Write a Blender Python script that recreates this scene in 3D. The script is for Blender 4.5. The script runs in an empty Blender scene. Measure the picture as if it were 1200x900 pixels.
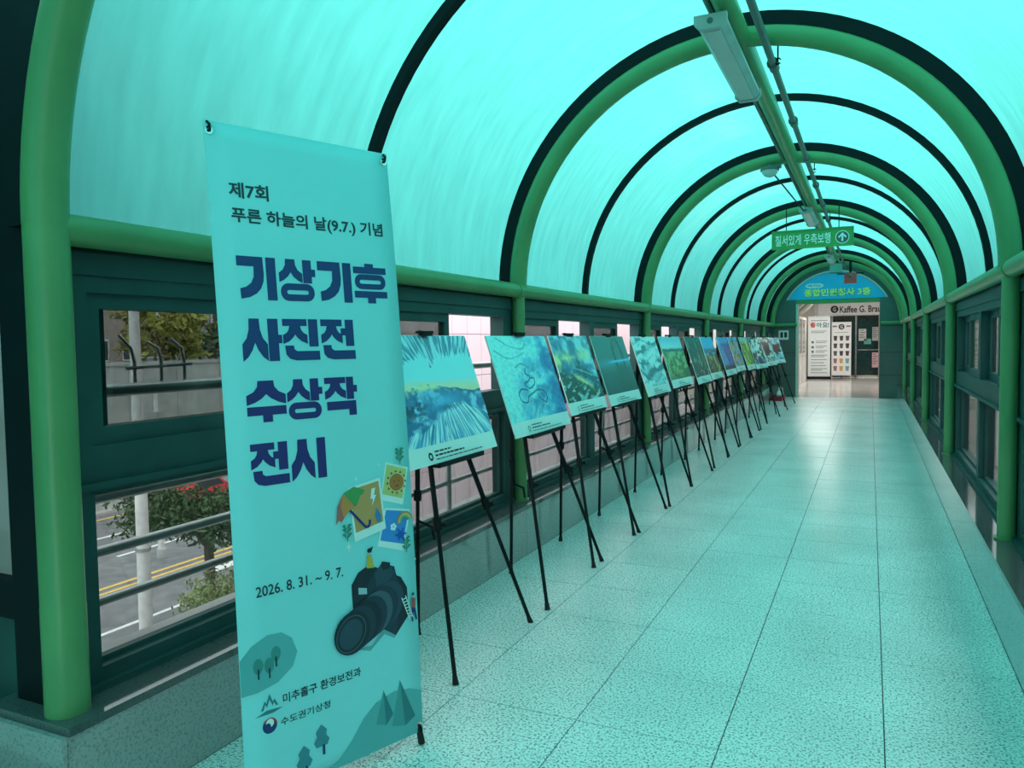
import bpy, bmesh, math, random
import numpy as np
from mathutils import Vector, Matrix

# ------------------------------------------------------------------ camera, sky, exposure
scene = bpy.context.scene
C = scene.collection
random.seed(7); rng = np.random.default_rng(7)

R = Matrix(((0.907, 0.010, -0.422), (0.421, -0.054, 0.905), (-0.014, -0.9985, -0.053)))
cx_, cy_, cz_ = Vector((R[0][0], R[1][0], R[2][0])), Vector((-R[0][1], -R[1][1], -R[2][1])), Vector((-R[0][2], -R[1][2], -R[2][2]))
cz_.normalize(); cx_ = (cx_ - cz_ * cx_.dot(cz_)).normalized(); cy_ = cz_.cross(cx_)
cam = bpy.data.objects.new('camera', bpy.data.cameras.new('camera'))
C.objects.link(cam)
cam.data.sensor_width = 36.0; cam.data.lens = 27.0; cam.data.clip_start = 0.02; cam.data.clip_end = 400
m4 = Matrix.Identity(4)
for r in range(3):
    m4[r][0], m4[r][1], m4[r][2] = cx_[r], cy_[r], cz_[r]
m4[2][3] = 1.6
cam.matrix_world = m4
scene.camera = cam

world = bpy.data.worlds.new('overcast'); scene.world = world; world.use_nodes = True
bg = world.node_tree.nodes['Background']
bg.inputs['Color'].default_value = (0.94, 0.97, 1.0, 1); bg.inputs['Strength'].default_value = 3.6
vs = scene.view_settings
vs.view_transform = 'Standard'; vs.look = 'None'; vs.gamma = 1.0; vs.exposure = 0.0; vs.use_curve_mapping = False
scene.cycles.max_bounces = 10; scene.cycles.diffuse_bounces = 5; scene.cycles.transparent_max_bounces = 16
scene.cycles.glossy_bounces = 4; scene.cycles.transmission_bounces = 6
scene.cycles.use_denoising = True; scene.cycles.sample_clamp_indirect = 6.0

# ------------------------------------------------------------------ materials
def lin(c):
    return tuple(((x / 12.92) if x <= 0.04045 else ((x + 0.055) / 1.055) ** 2.4) for x in c)
def hexc(h):
    return lin(tuple(int(h[i:i + 2], 16) / 255 for i in (0, 2, 4)))

def mat(name, col, rough=0.5, metal=0.0, var=0.12, scale=6.0, coat=0.0, bump=0.0, spec=0.5):
    m = bpy.data.materials.new(name); m.use_nodes = True
    nt = m.node_tree; b = nt.nodes['Principled BSDF']
    b.inputs['Roughness'].default_value = rough; b.inputs['Metallic'].default_value = metal
    b.inputs['Coat Weight'].default_value = coat; b.inputs['Specular IOR Level'].default_value = spec
    g = nt.nodes.new('ShaderNodeNewGeometry')
    n = nt.nodes.new('ShaderNodeTexNoise'); n.inputs['Scale'].default_value = scale; n.inputs['Detail'].default_value = 4
    nt.links.new(g.outputs['Position'], n.inputs['Vector'])
    r = nt.nodes.new('ShaderNodeValToRGB')
    r.color_ramp.elements[0].position = 0.3; r.color_ramp.elements[1].position = 0.7
    r.color_ramp.elements[0].color = tuple(max(0, c * (1 - var)) for c in col) + (1,)
    r.color_ramp.elements[1].color = tuple(min(1, c * (1 + var)) for c in col) + (1,)
    nt.links.new(n.outputs['Fac'], r.inputs['Fac']); nt.links.new(r.outputs['Color'], b.inputs['Base Color'])
    if bump:
        bp = nt.nodes.new('ShaderNodeBump'); bp.inputs['Strength'].default_value = bump; bp.inputs['Distance'].default_value = 0.01
        nt.links.new(n.outputs['Fac'], bp.inputs['Height']); nt.links.new(bp.outputs['Normal'], b.inputs['Normal'])
    return m

def granite(name, light, dark, rough, spec=0.5, sc=95.0):
    m = bpy.data.materials.new(name); m.use_nodes = True
    nt = m.node_tree; b = nt.nodes['Principled BSDF']
    b.inputs['Roughness'].default_value = rough; b.inputs['Specular IOR Level'].default_value = spec
    g = nt.nodes.new('ShaderNodeNewGeometry')
    n1 = nt.nodes.new('ShaderNodeTexNoise'); n1.inputs['Scale'].default_value = sc; n1.inputs['Detail'].default_value = 2; n1.inputs['Roughness'].default_value = 0.6
    n2 = nt.nodes.new('ShaderNodeTexNoise'); n2.inputs['Scale'].default_value = 1.3; n2.inputs['Detail'].default_value = 3
    for n in (n1, n2): nt.links.new(g.outputs['Position'], n.inputs['Vector'])
    r1 = nt.nodes.new('ShaderNodeValToRGB'); e = r1.color_ramp.elements
    e[0].position = 0.37; e[0].color = dark + (1,); e[1].position = 0.50; e[1].color = light + (1,)
    r2 = nt.nodes.new('ShaderNodeValToRGB'); r2.color_ramp.elements[0].color = (0.86, 0.86, 0.86, 1); r2.color_ramp.elements[1].color = (1, 1, 1, 1)
    r2.color_ramp.elements[0].position = 0.35; r2.color_ramp.elements[1].position = 0.65
    mx = nt.nodes.new('ShaderNodeMix'); mx.data_type = 'RGBA'; mx.blend_type = 'MULTIPLY'; mx.inputs['Factor'].default_value = 1
    nt.links.new(n1.outputs['Fac'], r1.inputs['Fac']); nt.links.new(n2.outputs['Fac'], r2.inputs['Fac'])
    nt.links.new(r1.outputs['Color'], mx.inputs['A']); nt.links.new(r2.outputs['Color'], mx.inputs['B'])
    nt.links.new(mx.outputs['Result'], b.inputs['Base Color'])
    return m

def facing_fac(nt, base, peak):
    """reflectance that rises towards grazing angles, the same from both sides of a thin sheet"""
    lw = nt.nodes.new('ShaderNodeLayerWeight'); lw.inputs['Blend'].default_value = 0.5
    pw = nt.nodes.new('ShaderNodeMath'); pw.operation = 'POWER'; pw.inputs[1].default_value = 4.0
    ma = nt.nodes.new('ShaderNodeMath'); ma.operation = 'MULTIPLY_ADD'; ma.inputs[1].default_value = peak; ma.inputs[2].default_value = base
    nt.links.new(lw.outputs['Facing'], pw.inputs[0]); nt.links.new(pw.outputs[0], ma.inputs[0])
    return ma.outputs[0]

def sheet_mat(name, col, streak=(3.0, 14.0, 3.0)):
    """tinted translucent polycarbonate with a faint gloss and fine streaks"""
    m = bpy.data.materials.new(name); m.use_nodes = True
    nt = m.node_tree; nt.nodes.remove(nt.nodes['Principled BSDF']); out = nt.nodes['Material Output']
    g = nt.nodes.new('ShaderNodeNewGeometry')
    mp = nt.nodes.new('ShaderNodeMapping'); mp.inputs['Scale'].default_value = streak
    n = nt.nodes.new('ShaderNodeTexNoise'); n.inputs['Scale'].default_value = 1.0; n.inputs['Detail'].default_value = 5
    nt.links.new(g.outputs['Position'], mp.inputs['Vector']); nt.links.new(mp.outputs['Vector'], n.inputs['Vector'])
    r = nt.nodes.new('ShaderNodeValToRGB'); r.color_ramp.elements[0].position = 0.3; r.color_ramp.elements[1].position = 0.72
    r.color_ramp.elements[0].color = tuple(c * 0.9 for c in col) + (1,); r.color_ramp.elements[1].color = tuple(min(1, c * 1.08) for c in col) + (1,)
    nt.links.new(n.outputs['Fac'], r.inputs['Fac'])
    tr = nt.nodes.new('ShaderNodeBsdfTranslucent'); nt.links.new(r.outputs['Color'], tr.inputs['Color'])
    gl = nt.nodes.new('ShaderNodeBsdfGlossy'); gl.inputs['Roughness'].default_value = 0.12
    mx = nt.nodes.new('ShaderNodeMixShader')
    nt.links.new(facing_fac(nt, 0.03, 0.35), mx.inputs['Fac']); nt.links.new(tr.outputs['BSDF'], mx.inputs[1]); nt.links.new(gl.outputs['BSDF'], mx.inputs[2])
    nt.links.new(mx.outputs['Shader'], out.inputs['Surface'])
    return m

def pane_mat(name, col):
    m = bpy.data.materials.new(name); m.use_nodes = True
    nt = m.node_tree; nt.nodes.remove(nt.nodes['Principled BSDF']); out = nt.nodes['Material Output']
    g = nt.nodes.new('ShaderNodeNewGeometry')
    n = nt.nodes.new('ShaderNodeTexNoise'); n.inputs['Scale'].default_value = 5; nt.links.new(g.outputs['Position'], n.inputs['Vector'])
    r = nt.nodes.new('ShaderNodeValToRGB'); r.color_ramp.elements[0].color = tuple(c * 0.9 for c in col) + (1,); r.color_ramp.elements[1].color = tuple(col) + (1,)
    nt.links.new(n.outputs['Fac'], r.inputs['Fac'])
    tp = nt.nodes.new('ShaderNodeBsdfTransparent'); nt.links.new(r.outputs['Color'], tp.inputs['Color'])
    gl = nt.nodes.new('ShaderNodeBsdfGlossy'); gl.inputs['Roughness'].default_value = 0.03
    mx = nt.nodes.new('ShaderNodeMixShader')
    nt.links.new(facing_fac(nt, 0.02, 0.4), mx.inputs['Fac']); nt.links.new(tp.outputs['BSDF'], mx.inputs[1]); nt.links.new(gl.outputs['BSDF'], mx.inputs[2])
    nt.links.new(mx.outputs['Shader'], out.inputs['Surface'])
    return m

def vcol_mat(name, rough=0.25):
    m = bpy.data.materials.new(name); m.use_nodes = True
    nt = m.node_tree; b = nt.nodes['Principled BSDF']; b.inputs['Roughness'].default_value = rough
    a = nt.nodes.new('ShaderNodeVertexColor'); a.layer_name = 'print'
    nt.links.new(a.outputs['Color'], b.inputs['Base Color'])
    return m

def emit_mat(name, col, s):
    m = bpy.data.materials.new(name); m.use_nodes = True
    b = m.node_tree.nodes['Principled BSDF']; b.inputs['Base Color'].default_value = col + (1,)
    b.inputs['Emission Color'].default_value = col + (1,); b.inputs['Emission Strength'].default_value = s
    return m

M = {}
M['tube'] = mat('green_paint', (0.105, 0.275, 0.105), 0.36, var=0.10, scale=3.0, spec=0.5)
M['frame'] = mat('dark_green_aluminium', (0.026, 0.078, 0.074), 0.5, var=0.15, scale=4, spec=0.25)
M['band'] = mat('dark_glazing_bar', (0.004, 0.010, 0.012), 0.6, spec=0.15)
M['sheet'] = sheet_mat('teal_polycarbonate', (0.068, 0.405, 0.36))
M['pale_sheet'] = sheet_mat('pale_teal_sheet', (0.13, 0.26, 0.23))
M['glass'] = pane_mat('grey_window_glass', (0.68, 0.72, 0.71))
M['clear'] = pane_mat('clear_glass', (0.85, 0.88, 0.88))
M['floor'] = granite('speckled_granite_floor', (0.97, 0.95, 0.93), (0.26, 0.26, 0.26), 0.25, 0.6)
M['kerb'] = granite('polished_granite_kerb', (0.40, 0.40, 0.39), (0.27, 0.27, 0.27), 0.06, 0.7)
M['coping'] = granite('dark_polished_coping', (0.10, 0.11, 0.11), (0.075, 0.08, 0.08), 0.08, 0.6)
M['mortar'] = mat('joint_mortar', (0.10, 0.10, 0.10), 0.9)
M['steel'] = mat('galvanised_rail', (0.42, 0.45, 0.44), 0.35, metal=0.7)
M['black'] = mat('black_easel_metal', (0.006, 0.007, 0.008), 0.5, spec=0.2)
M['rubber'] = mat('black_rubber', (0.01, 0.01, 0.01), 0.8)
M['chrome'] = mat('chrome_grommet', (0.75, 0.75, 0.75), 0.2, metal=1.0)
M['board'] = mat('white_foam_board', (0.96, 0.97, 0.97), 0.25, var=0.03)
M['print_ink'] = mat('black_print', (0.02, 0.02, 0.025), 0.6)
M['print'] = vcol_mat('photo_print')
M['banner'] = mat('pale_cyan_banner_fabric', (0.30, 0.76, 0.80), 0.6, var=0.02, scale=2.0)
def ink(name, hexs, rough=0.6):
    if name not in M: M[name] = mat(name, hexc(hexs), rough, var=0.03)
    return M[name]
M['lamp_body'] = mat('grey_luminaire_paint', (0.42, 0.40, 0.38), 0.45)
M['lamp_lens'] = mat('frosted_lamp_cover', (0.55, 0.53, 0.50), 0.35, var=0.05)
M['pipe'] = mat('brown_conduit_paint', (0.10, 0.13, 0.11), 0.5)
M['sign_green'] = mat('green_sign_board', (0.08, 0.36, 0.09), 0.4, var=0.04)
M['sign_white'] = mat('white_sign_letters', (0.9, 0.92, 0.9), 0.5, var=0.02)
M['sign_blue'] = mat('blue_sign_face', (0.03, 0.50, 0.90), 0.4, var=0.08, scale=1.5)
M['pilaster'] = mat('dark_teal_metal_panel', (0.10, 0.14, 0.125), 0.32, var=0.1, scale=2, metal=0.2)
M['white'] = mat('white_paint', (0.75, 0.75, 0.73), 0.5, var=0.04)
M['cream'] = mat('cream_paint', (0.62, 0.60, 0.54), 0.5, var=0.05)
M['dark_glass'] = mat('dark_shop_glass', (0.012, 0.015, 0.014), 0.12, var=0.3, scale=1.5)
M['lobby_floor'] = mat('polished_lobby_floor', (0.52, 0.50, 0.47), 0.16, var=0.06, scale=1.2)
M['asphalt'] = mat('asphalt', (0.17, 0.17, 0.175), 0.9, var=0.25, scale=2)
M['paving'] = mat('pale_paving', (0.42, 0.40, 0.38), 0.9, var=0.15, scale=1)
M['line_white'] = mat('white_road_paint', (0.75, 0.75, 0.73), 0.8)
M['line_yellow'] = mat('yellow_road_paint', (0.72, 0.46, 0.12), 0.8)
M['facade'] = mat('white_facade_tile', (0.80, 0.64, 0.67), 0.5, var=0.03, scale=0.6)
M['facade_joint'] = mat('facade_joint', (0.60, 0.53, 0.55), 0.9, var=0.04)
M['concrete'] = mat('concrete', (0.42, 0.43, 0.41), 0.9, var=0.18, scale=1.2)
M['brick_wall'] = mat('pinkish_render', (0.36, 0.27, 0.25), 0.9, var=0.12)
M['grey_build'] = mat('grey_building_render', (0.25, 0.26, 0.28), 0.9, var=0.1)
M['win_dark'] = mat('dark_window', (0.03, 0.035, 0.04), 0.2)
M['leaf_dark'] = mat('dark_pine_needles', (0.055, 0.10, 0.035), 0.8, var=0.5, scale=3)
M['leaf_mid'] = mat('green_leaves', (0.20, 0.25, 0.10), 0.8, var=0.5, scale=3)
M['leaf_yellow'] = mat('yellow_green_leaves', (0.30, 0.29, 0.06), 0.8, var=0.4, scale=3)
M['bark'] = mat('bark', (0.10, 0.075, 0.055), 0.9, var=0.3)
M['pole'] = mat('pale_pole_paint', (0.62, 0.62, 0.60), 0.7)
M['red'] = mat('dark_red_plastic', (0.42, 0.02, 0.03), 0.5)

# ------------------------------------------------------------------ mesh helpers
class MB:
    def __init__(s): s.v, s.f = [], []
    def box(s, x0, x1, y0, y1, z0, z1):
        b = len(s.v)
        s.v += [(x0, y0, z0), (x1, y0, z0), (x1, y1, z0), (x0, y1, z0), (x0, y0, z1), (x1, y0, z1), (x1, y1, z1), (x0, y1, z1)]
        s.f += [tuple(b + i for i in q) for q in ((0, 3, 2, 1), (4, 5, 6, 7), (0, 1, 5, 4), (1, 2, 6, 5), (2, 3, 7, 6), (3, 0, 4, 7))]
        return s
    def sweep(s, pts, r, n=12, caps=True):
        pts = [Vector(p) for p in pts]; b = len(s.v); N = len(pts)
        rr = r if isinstance(r, (list, tuple)) else [r] * N
        t0 = (pts[1] - pts[0]).normalized()
        ref = Vector((0, 0, 1)) if abs(t0.z) < 0.9 else Vector((1, 0, 0))
        u = t0.cross(ref).normalized()
        for i, p in enumerate(pts):
            t = (pts[min(i + 1, N - 1)] - pts[max(i - 1, 0)])
            t = t.normalized() if t.length > 1e-9 else t0
            u = (u - t * u.dot(t)).normalized(); w = t.cross(u)
            for k in range(n):
                a = 2 * math.pi * k / n
                s.v.append(tuple(p + (u * math.cos(a) + w * math.sin(a)) * rr[i]))
        for i in range(N - 1):
            for k in range(n):
                k2 = (k + 1) % n
                s.f.append((b + i * n + k, b + i * n + k2, b + (i + 1) * n + k2, b + (i + 1) * n + k))
        if caps:
            s.f.append(tuple(b + k for k in reversed(range(n)))); s.f.append(tuple(b + (N - 1) * n + k for k in range(n)))
        return s
    def bar(s, a, b_, w, h, up=(0, 0, 1)):
        a, b_ = Vector(a), Vector(b_); t = (b_ - a).normalized(); up = Vector(up)
        u = t.cross(up).normalized(); w_ = u.cross(t).normalized(); i0 = len(s.v)
        for p in (a, b_):
            for sx, sy in ((-1, -1), (1, -1), (1, 1), (-1, 1)):
                s.v.append(tuple(p + u * sx * w / 2 + w_ * sy * h / 2))
        s.f += [tuple(i0 + i for i in q) for q in ((3, 2, 1, 0), (4, 5, 6, 7), (0, 1, 5, 4), (1, 2, 6, 5), (2, 3, 7, 6), (3, 0, 4, 7))]
        return s
    def prism(s, poly, axis, a0, a1):
        """extrude a 2D polygon along axis: 'x' uses (y,z), 'y' uses (x,z), 'z' uses (x,y)"""
        n = len(poly); b = len(s.v)
        for a in (a0, a1):
            for p, q in poly:
                s.v.append({'x': (a, p, q), 'y': (p, a, q), 'z': (p, q, a)}[axis])
        s.f.append(tuple(b + i for i in range(n))); s.f.append(tuple(b + n + i for i in reversed(range(n))))
        for i in range(n):
            j = (i + 1) % n
            s.f.append((b + i, b + n + i, b + n + j, b + j))
        return s
    def ball(s, c, r, n=10, m=6, sz=1.0):
        b = len(s.v)
        for i in range(m + 1):
            th = math.pi * i / m
            for k in range(n):
                a = 2 * math.pi * k / n
                s.v.append((c[0] + r * math.sin(th) * math.cos(a), c[1] + r * math.sin(th) * math.sin(a), c[2] + r * sz * math.cos(th)))
        for i in range(m):
            for k in range(n):
                s.f.append((b + i * n + k, b + (i + 1) * n + k, b + (i + 1) * n + (k + 1) % n, b + i * n + (k + 1) % n))
        return s
    def poly(s, pts):
        b = len(s.v); s.v += [tuple(p) for p in pts]; s.f.append(tuple(range(b, b + len(pts)))); return s
    def mesh(s, name, m, smooth=False, fix=True):
        me = bpy.data.meshes.new(name); me.from_pydata(s.v, [], s.f)
        if fix:
            bm = bmesh.new(); bm.from_mesh(me); bmesh.ops.recalc_face_normals(bm, faces=bm.faces); bm.to_mesh(me); bm.free()
        if smooth:
            me.polygons.foreach_set('use_smooth', [True] * len(me.polygons)); me.set_sharp_from_angle(angle=math.radians(40))
        if m: me.materials.append(m)
        return me
    def build(s, name, m, parent=None, smooth=False, fix=True):
        return link(name, s.mesh(name, m, smooth, fix), parent)

def link(name, data, parent=None):
    o = bpy.data.objects.new(name, data); C.objects.link(o)
    if parent: o.parent = parent
    return o
def thing(name, label, cat, loc=(0, 0, 0), group=None):
    o = link(name, None); o.location = loc; return tag(o, label, cat, group)
def tag(o, label, cat, group=None):
    o['label'] = label; o['category'] = cat
    if group: o['group'] = group
    return o
def struct(o, label=None):
    o['kind'] = 'structure'
    if label: o['label'] = label
    return o
def sempty(name, label=None, loc=(0, 0, 0)):
    o = link(name, None); o.location = loc; return struct(o, label)
def frame_axes(o, origin, u, v):
    u = Vector(u).normalized(); v = Vector(v); n = u.cross(v).normalized(); v = n.cross(u)
    m = Matrix.Identity(4)
    for r in range(3): m[r][0], m[r][1], m[r][2], m[r][3] = u[r], v[r], n[r], origin[r]
    o.matrix_world = m
    return o
def copy_tree(o, parent=None):
    c = o.copy(); C.objects.link(c)
    if parent: c.parent = parent
    for ch in list(o.children): copy_tree(ch, c)
    return c

def text_polys(body, size, offset=0.0, align='LEFT', spacing=1.0):
    cu = bpy.data.curves.new('lettering', 'FONT'); cu.body = body; cu.size = size; cu.offset = offset; cu.align_x = align
    cu.resolution_u = 3; cu.space_character = spacing
    o = bpy.data.objects.new('lettering', cu); C.objects.link(o)
    dg = bpy.context.evaluated_depsgraph_get(); dg.update()
    me = bpy.data.meshes.new_from_object(o.evaluated_get(dg))
    vs_ = [tuple(v.co) for v in me.vertices]; fs = [tuple(p.vertices) for p in me.polygons]
    bpy.data.objects.remove(o); bpy.data.curves.remove(cu); bpy.data.meshes.remove(me)
    return vs_, fs
def text_flat(name, body, size, m, parent, x, y, z, width=None, offset=0.0, align='LEFT', conv=None, height=None):
    """text as flat print in the parent's local xy plane, at z above it, optionally fitted to a width and height"""
    v, f = text_polys(body, size, offset, 'LEFT')
    xs = [p[0] for p in v]; ys = [p[1] for p in v]; x0, x1, y0, y1 = min(xs), max(xs), min(ys), max(ys)
    sx = (width / (x1 - x0)) if width else 1.0; sy = (height / (y1 - y0)) if height else (sx if width else 1.0)
    w = (x1 - x0) * sx
    ox = {'LEFT': x, 'CENTER': x - w / 2}[align]
    v = [(ox + (p[0] - x0) * sx, y + (p[1] - y0) * sy, z) for p in v]
    if conv: v = [conv(p) for p in v]
    b = MB(); b.v, b.f = v, f
    return b.build(name, m, parent, fix=False)

# ------------------------------------------------------------------ dimensions
XL, XR = -2.45, 0.755            # post centres
XC, ZC, RR = -0.85, 2.01, 1.60    # arch centre and radius
RS = 1.75                         # roof sheet radius
KL, KR, KH = -2.335, 0.642, 0.38  # kerb faces and height
BAY = 3.73; Y0 = 1.66
YS = [Y0 + BAY * k for k in range(6)]     # 1.66 ... 20.31
YEND = 22.6
def arc(r, y, a0=0.0, a1=math.pi, n=48):
    return [(XC - r * math.cos(a0 + (a1 - a0) * i / n), y, ZC + r * math.sin(a0 + (a1 - a0) * i / n)) for i in range(n + 1)]

# ------------------------------------------------------------------ floor with its tiles
fl = MB().box(-2.76, 1.06, -5.2, YEND, -0.25, -0.006).box(-4.7, -2.76, -5.2, 1.72, -0.25, -0.006).build('floor', M['mortar']); struct(fl, 'speckled pale granite tile floor of the covered footbridge')
cols = [(-2.335, -1.70), (-1.70, -1.115), (-1.115, -0.525), (-0.525, 0.067), (0.067, 0.642)]
TL = 0.5785; yA = 2.985
tm = {}
for ci, (xa, xb) in enumerate(cols):
    w = xb - xa
    tm[ci] = MB().box(-w / 2 + 0.0025, w / 2 - 0.0025, -TL / 2 + 0.0022, TL / 2 - 0.0022, -0.02, 0.0).mesh('tile', M['floor'])
k = -3
while yA + TL * k < YEND - 0.01:
    ya = yA + TL * k
    for ci, (xa, xb) in enumerate(cols):
        t = link('tile', tm[ci], fl)
        t.location = ((xa + xb) / 2, ya + TL / 2 + (0.0 if ci % 2 == 0 else 0.006), random.uniform(-0.0012, 0.0))
    k += 1
# plain floor of the junction behind the camera
MB().box(-4.7, 0.642, -5.2, yA - 3 * TL, -0.02, -0.001).build('tile', M['floor'], fl)

# ------------------------------------------------------------------ kerbs
def kerb(name, xf, sgn, y0, y1, label):
    xi = xf + sgn * 0.02
    core = MB().box(min(xi, xf + sgn * 0.42), max(xi, xf + sgn * 0.42), y0 + 0.01, y1, 0.0, KH - 0.03).build(name, M['mortar'])
    struct(core, label)
    L = 1.22; n = int(math.ceil((y1 - y0) / L))
    for i in range(n):
        a, b = y0 + i * L, min(y1, y0 + (i + 1) * L)
        MB().box(min(xf, xi), max(xf, xi), a + 0.002, b - 0.002, 0.0, KH - 0.03).build('slab', M['kerb'], core)
        MB().box(min(xf - sgn * 0.008, xf + sgn * 0.42), max(xf - sgn * 0.008, xf + sgn * 0.42), a + 0.001, b - 0.001, KH - 0.03, KH).build('coping', M['coping'], core)
    return core
kl = kerb('trim_left', KL, -1, 1.575, YEND, 'polished grey granite kerb under the easels and the row of windows')
MB().box(-2.755, KL, 1.556, 1.575, 0.0, KH - 0.03).build('end_slab', M['kerb'], kl)
kerb('trim_right', KR, 1, -5.2, YEND, 'polished grey granite kerb below the windows with no easels')

# ------------------------------------------------------------------ barrel roof
roof = sempty('ceiling', 'translucent teal barrel vault roof of curved plastic sheets')
edges = sorted([Y0 + BAY / 2 * k for k in range(0, 12)])
edges = [e for e in edges if e < 22.0] + [YEND + 0.25]
def shell_panel(ya, yb):
    b = MB(); n = 44; rows = 2
    for j in range(rows + 1):
        y = ya + (yb - ya) * j / rows
        b.v += arc(RS, y, 0.0, math.pi, n)
    for j in range(rows):
        for i in range(n):
            p = j * (n + 1) + i
            b.f.append((p, p + 1, p + n + 2, p + n + 1))
    return b.build('roof_sheet', M['sheet'], roof, smooth=True, fix=False)
for a, b in zip(edges[:-1], edges[1:]): shell_panel(a, b)
def flat_arc(r0, r1, y0, y1, n=48):
    b = MB(); pr = [(r0, y0), (r1, y0), (r1, y1), (r0, y1)]
    for i in range(n + 1):
        a = math.pi * i / n
        for r, y in pr: b.v.append((XC - r * math.cos(a), y, ZC + r * math.sin(a)))
    for i in range(n):
        for k in range(4):
            p = i * 4; b.f.append((p + k, p + (k + 1) % 4, p + 4 + (k + 1) % 4, p + 4 + k))
    b.f += [(0, 1, 2, 3), tuple(n * 4 + q for q in (3, 2, 1, 0))]
    return b
for k in range(6):
    y = Y0 + BAY * (k + 0.5)
    if y < 22.3: flat_arc(RS - 0.055, RS - 0.004, y - 0.03, y + 0.03).build('glazing_bar', M['band'], roof, smooth=True)

# arches
alab = ['thick green tubular steel arch nearest the camera, beside the tall banner',
        'green tubular steel arch with the large ceiling lamp hung beside its crown',
        'green tubular steel arch with the small dome fitting beside its crown',
        'green tubular steel arch just beyond the hanging green sign',
        'second green tubular steel arch from the blue sign at the far end',
        'next to last green tubular steel arch before the blue sign',
        'last green tubular steel arch touching the piers of the blue sign']
for k, y in enumerate(YS + [22.33]):
    t = thing('steel_arch', alab[k], 'arch', (XC, y, KH), 'green arches along the bridge')
    def add(name, mb, m): 
        o = mb.build(name, m, None, smooth=True); o.parent = t; o.matrix_parent_inverse = Matrix.Translation((-XC, -y, -KH))
    add('arch_tube', MB().sweep(arc(RR, y, 0, math.pi, 56), 0.07 if k == 0 else 0.066, 18, caps=False), M['tube'])
    for x in (XL, XR):
        if k < 6 and (k > 0 or x == XL):
            r = 0.07 if k == 0 else 0.05
            add('post', MB().sweep([(x, y, KH), (x, y, KH + 0.36), (x, y, KH + 0.364), (x, y, ZC)], [r, r, r * 0.985, r * 0.985], 18), M['tube'])
            if k: add('base_flange', MB().sweep([(x, y, KH), (x, y, KH + 0.012)], r + 0.016, 18), M['tube'])
    add('outer_band', flat_arc(RR + 0.05, RS - 0.004, y - 0.035, y + 0.035), M['band'])

# rails
for x, nm, y0, lab in ((XL + 0.01, 'l', 1.66, 'green round rail running above the windows behind the easels'), (XR - 0.005, 'r', -5.0, 'green round rail running above the windows opposite the easels')):
    t = thing('top_rail', lab, 'rail', (x, y0, 2.0))
    MB().sweep([(0, 0, 0), (0, YEND - y0, 0)], 0.054, 16).build('tube', M['tube'], t, smooth=True)
    for y in YS[1:]:
        MB().sweep([(0, y - y0 - 0.075, 0), (0, y - y0 + 0.075, 0)], 0.060, 16).build('collar', M['tube'], t, smooth=True)

# ------------------------------------------------------------------ window walls
wn = 0
def window_bay(x, sgn, ya, yb, label, open_=True):
    """x: inner face plane, sgn: direction outwards"""
    global wn
    wn += 1
    root = sempty('window_%d' % wn, label, (x, ya, KH))
    D = 0.11
    def bx(d0, d1, y0, y1, z0, z1, b): 
        X0, X1 = sorted((sgn * d0, sgn * d1)); b.box(X0, X1, y0, y1, z0 - KH, z1 - KH)
    W = yb - ya
    a0, a1, b0, b1 = 0.17, W / 2 - 0.06, W / 2 + 0.06, W - 0.17
    f = MB()
    bx(0, D, 0.0, W, KH, 0.455, f); bx(-0.03, D, 0.0, W, KH, 0.405, f)               # sill
    bx(0, D, 0.0, W, 1.09, 1.255, f); bx(-0.02, D, 0.0, W, 1.10, 1.125, f)            # transom
    bx(0, D, 0.0, W, 1.80, 2.02, f); bx(-0.012, 0.0, 0.02, W - 0.02, 1.86, 1.94, f)  # head
    for p, q in ((0.0, a0), (a1, b0), (b1, W)):
        bx(0, D, p, q, 0.455, 1.09, f); bx(0, D, p, q, 1.255, 1.80, f)
    f.build('frame', M['frame'], root)
    for (p, q) in ((a0, a1), (b0, b1)):
        pn = MB(); bx(0.06, 0.066, p, q, 0.455, 1.09, pn); pn.build('lower_pane', M['glass'], root)
        bd = MB(); bx(0.04, 0.075, p, q, 0.455, 0.475, bd); bx(0.04, 0.075, p, q, 1.07, 1.09, bd)
        bx(0.04, 0.075, p, p + 0.02, 0.475, 1.07, bd); bx(0.04, 0.075, q - 0.02, q, 0.475, 1.07, bd); bd.build('glazing_bead', M['frame'], root)
        mid = (p + q) / 2
        for s, (u0, u1) in enumerate(((p, mid + 0.03), (mid - 0.03, q))):
            if s == 1 and open_: 
                u0, u1, dd = p + 0.05, mid + 0.08, 0.062          # slid open behind the first sash
            else: dd = 0.02 + 0.042 * s
            sh = MB()
            bx(dd, dd + 0.035, u0, u0 + 0.06, 1.255, 1.80, sh); bx(dd, dd + 0.035, u1 - 0.06, u1, 1.255, 1.80, sh)
            bx(dd, dd + 0.035, u0 + 0.06, u1 - 0.06, 1.255, 1.318, sh); bx(dd, dd + 0.035, u0 + 0.06, u1 - 0.06, 1.745, 1.80, sh)
            so = sh.build('sash', M['frame'], root)
            if True:
                gp = MB(); bx(dd + 0.014, dd + 0.02, u0 + 0.06, u1 - 0.06, 1.318, 1.745, gp); gp.build('pane', M['glass'], so)
    return root
ys_all = YS + [YEND + 0.05]
for k in range(6):
    window_bay(XL - 0.05, -1, ys_all[k], ys_all[k + 1], 'dark green framed window bay behind the easels with sliding sashes')
for k in range(-1, 6):
    a = Y0 - BAY if k < 0 else ys_all[k]
    window_bay(XR + 0.05, 1, a, ys_all[k + 1], 'dark green framed window bay opposite the easels', open_=False)

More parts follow.
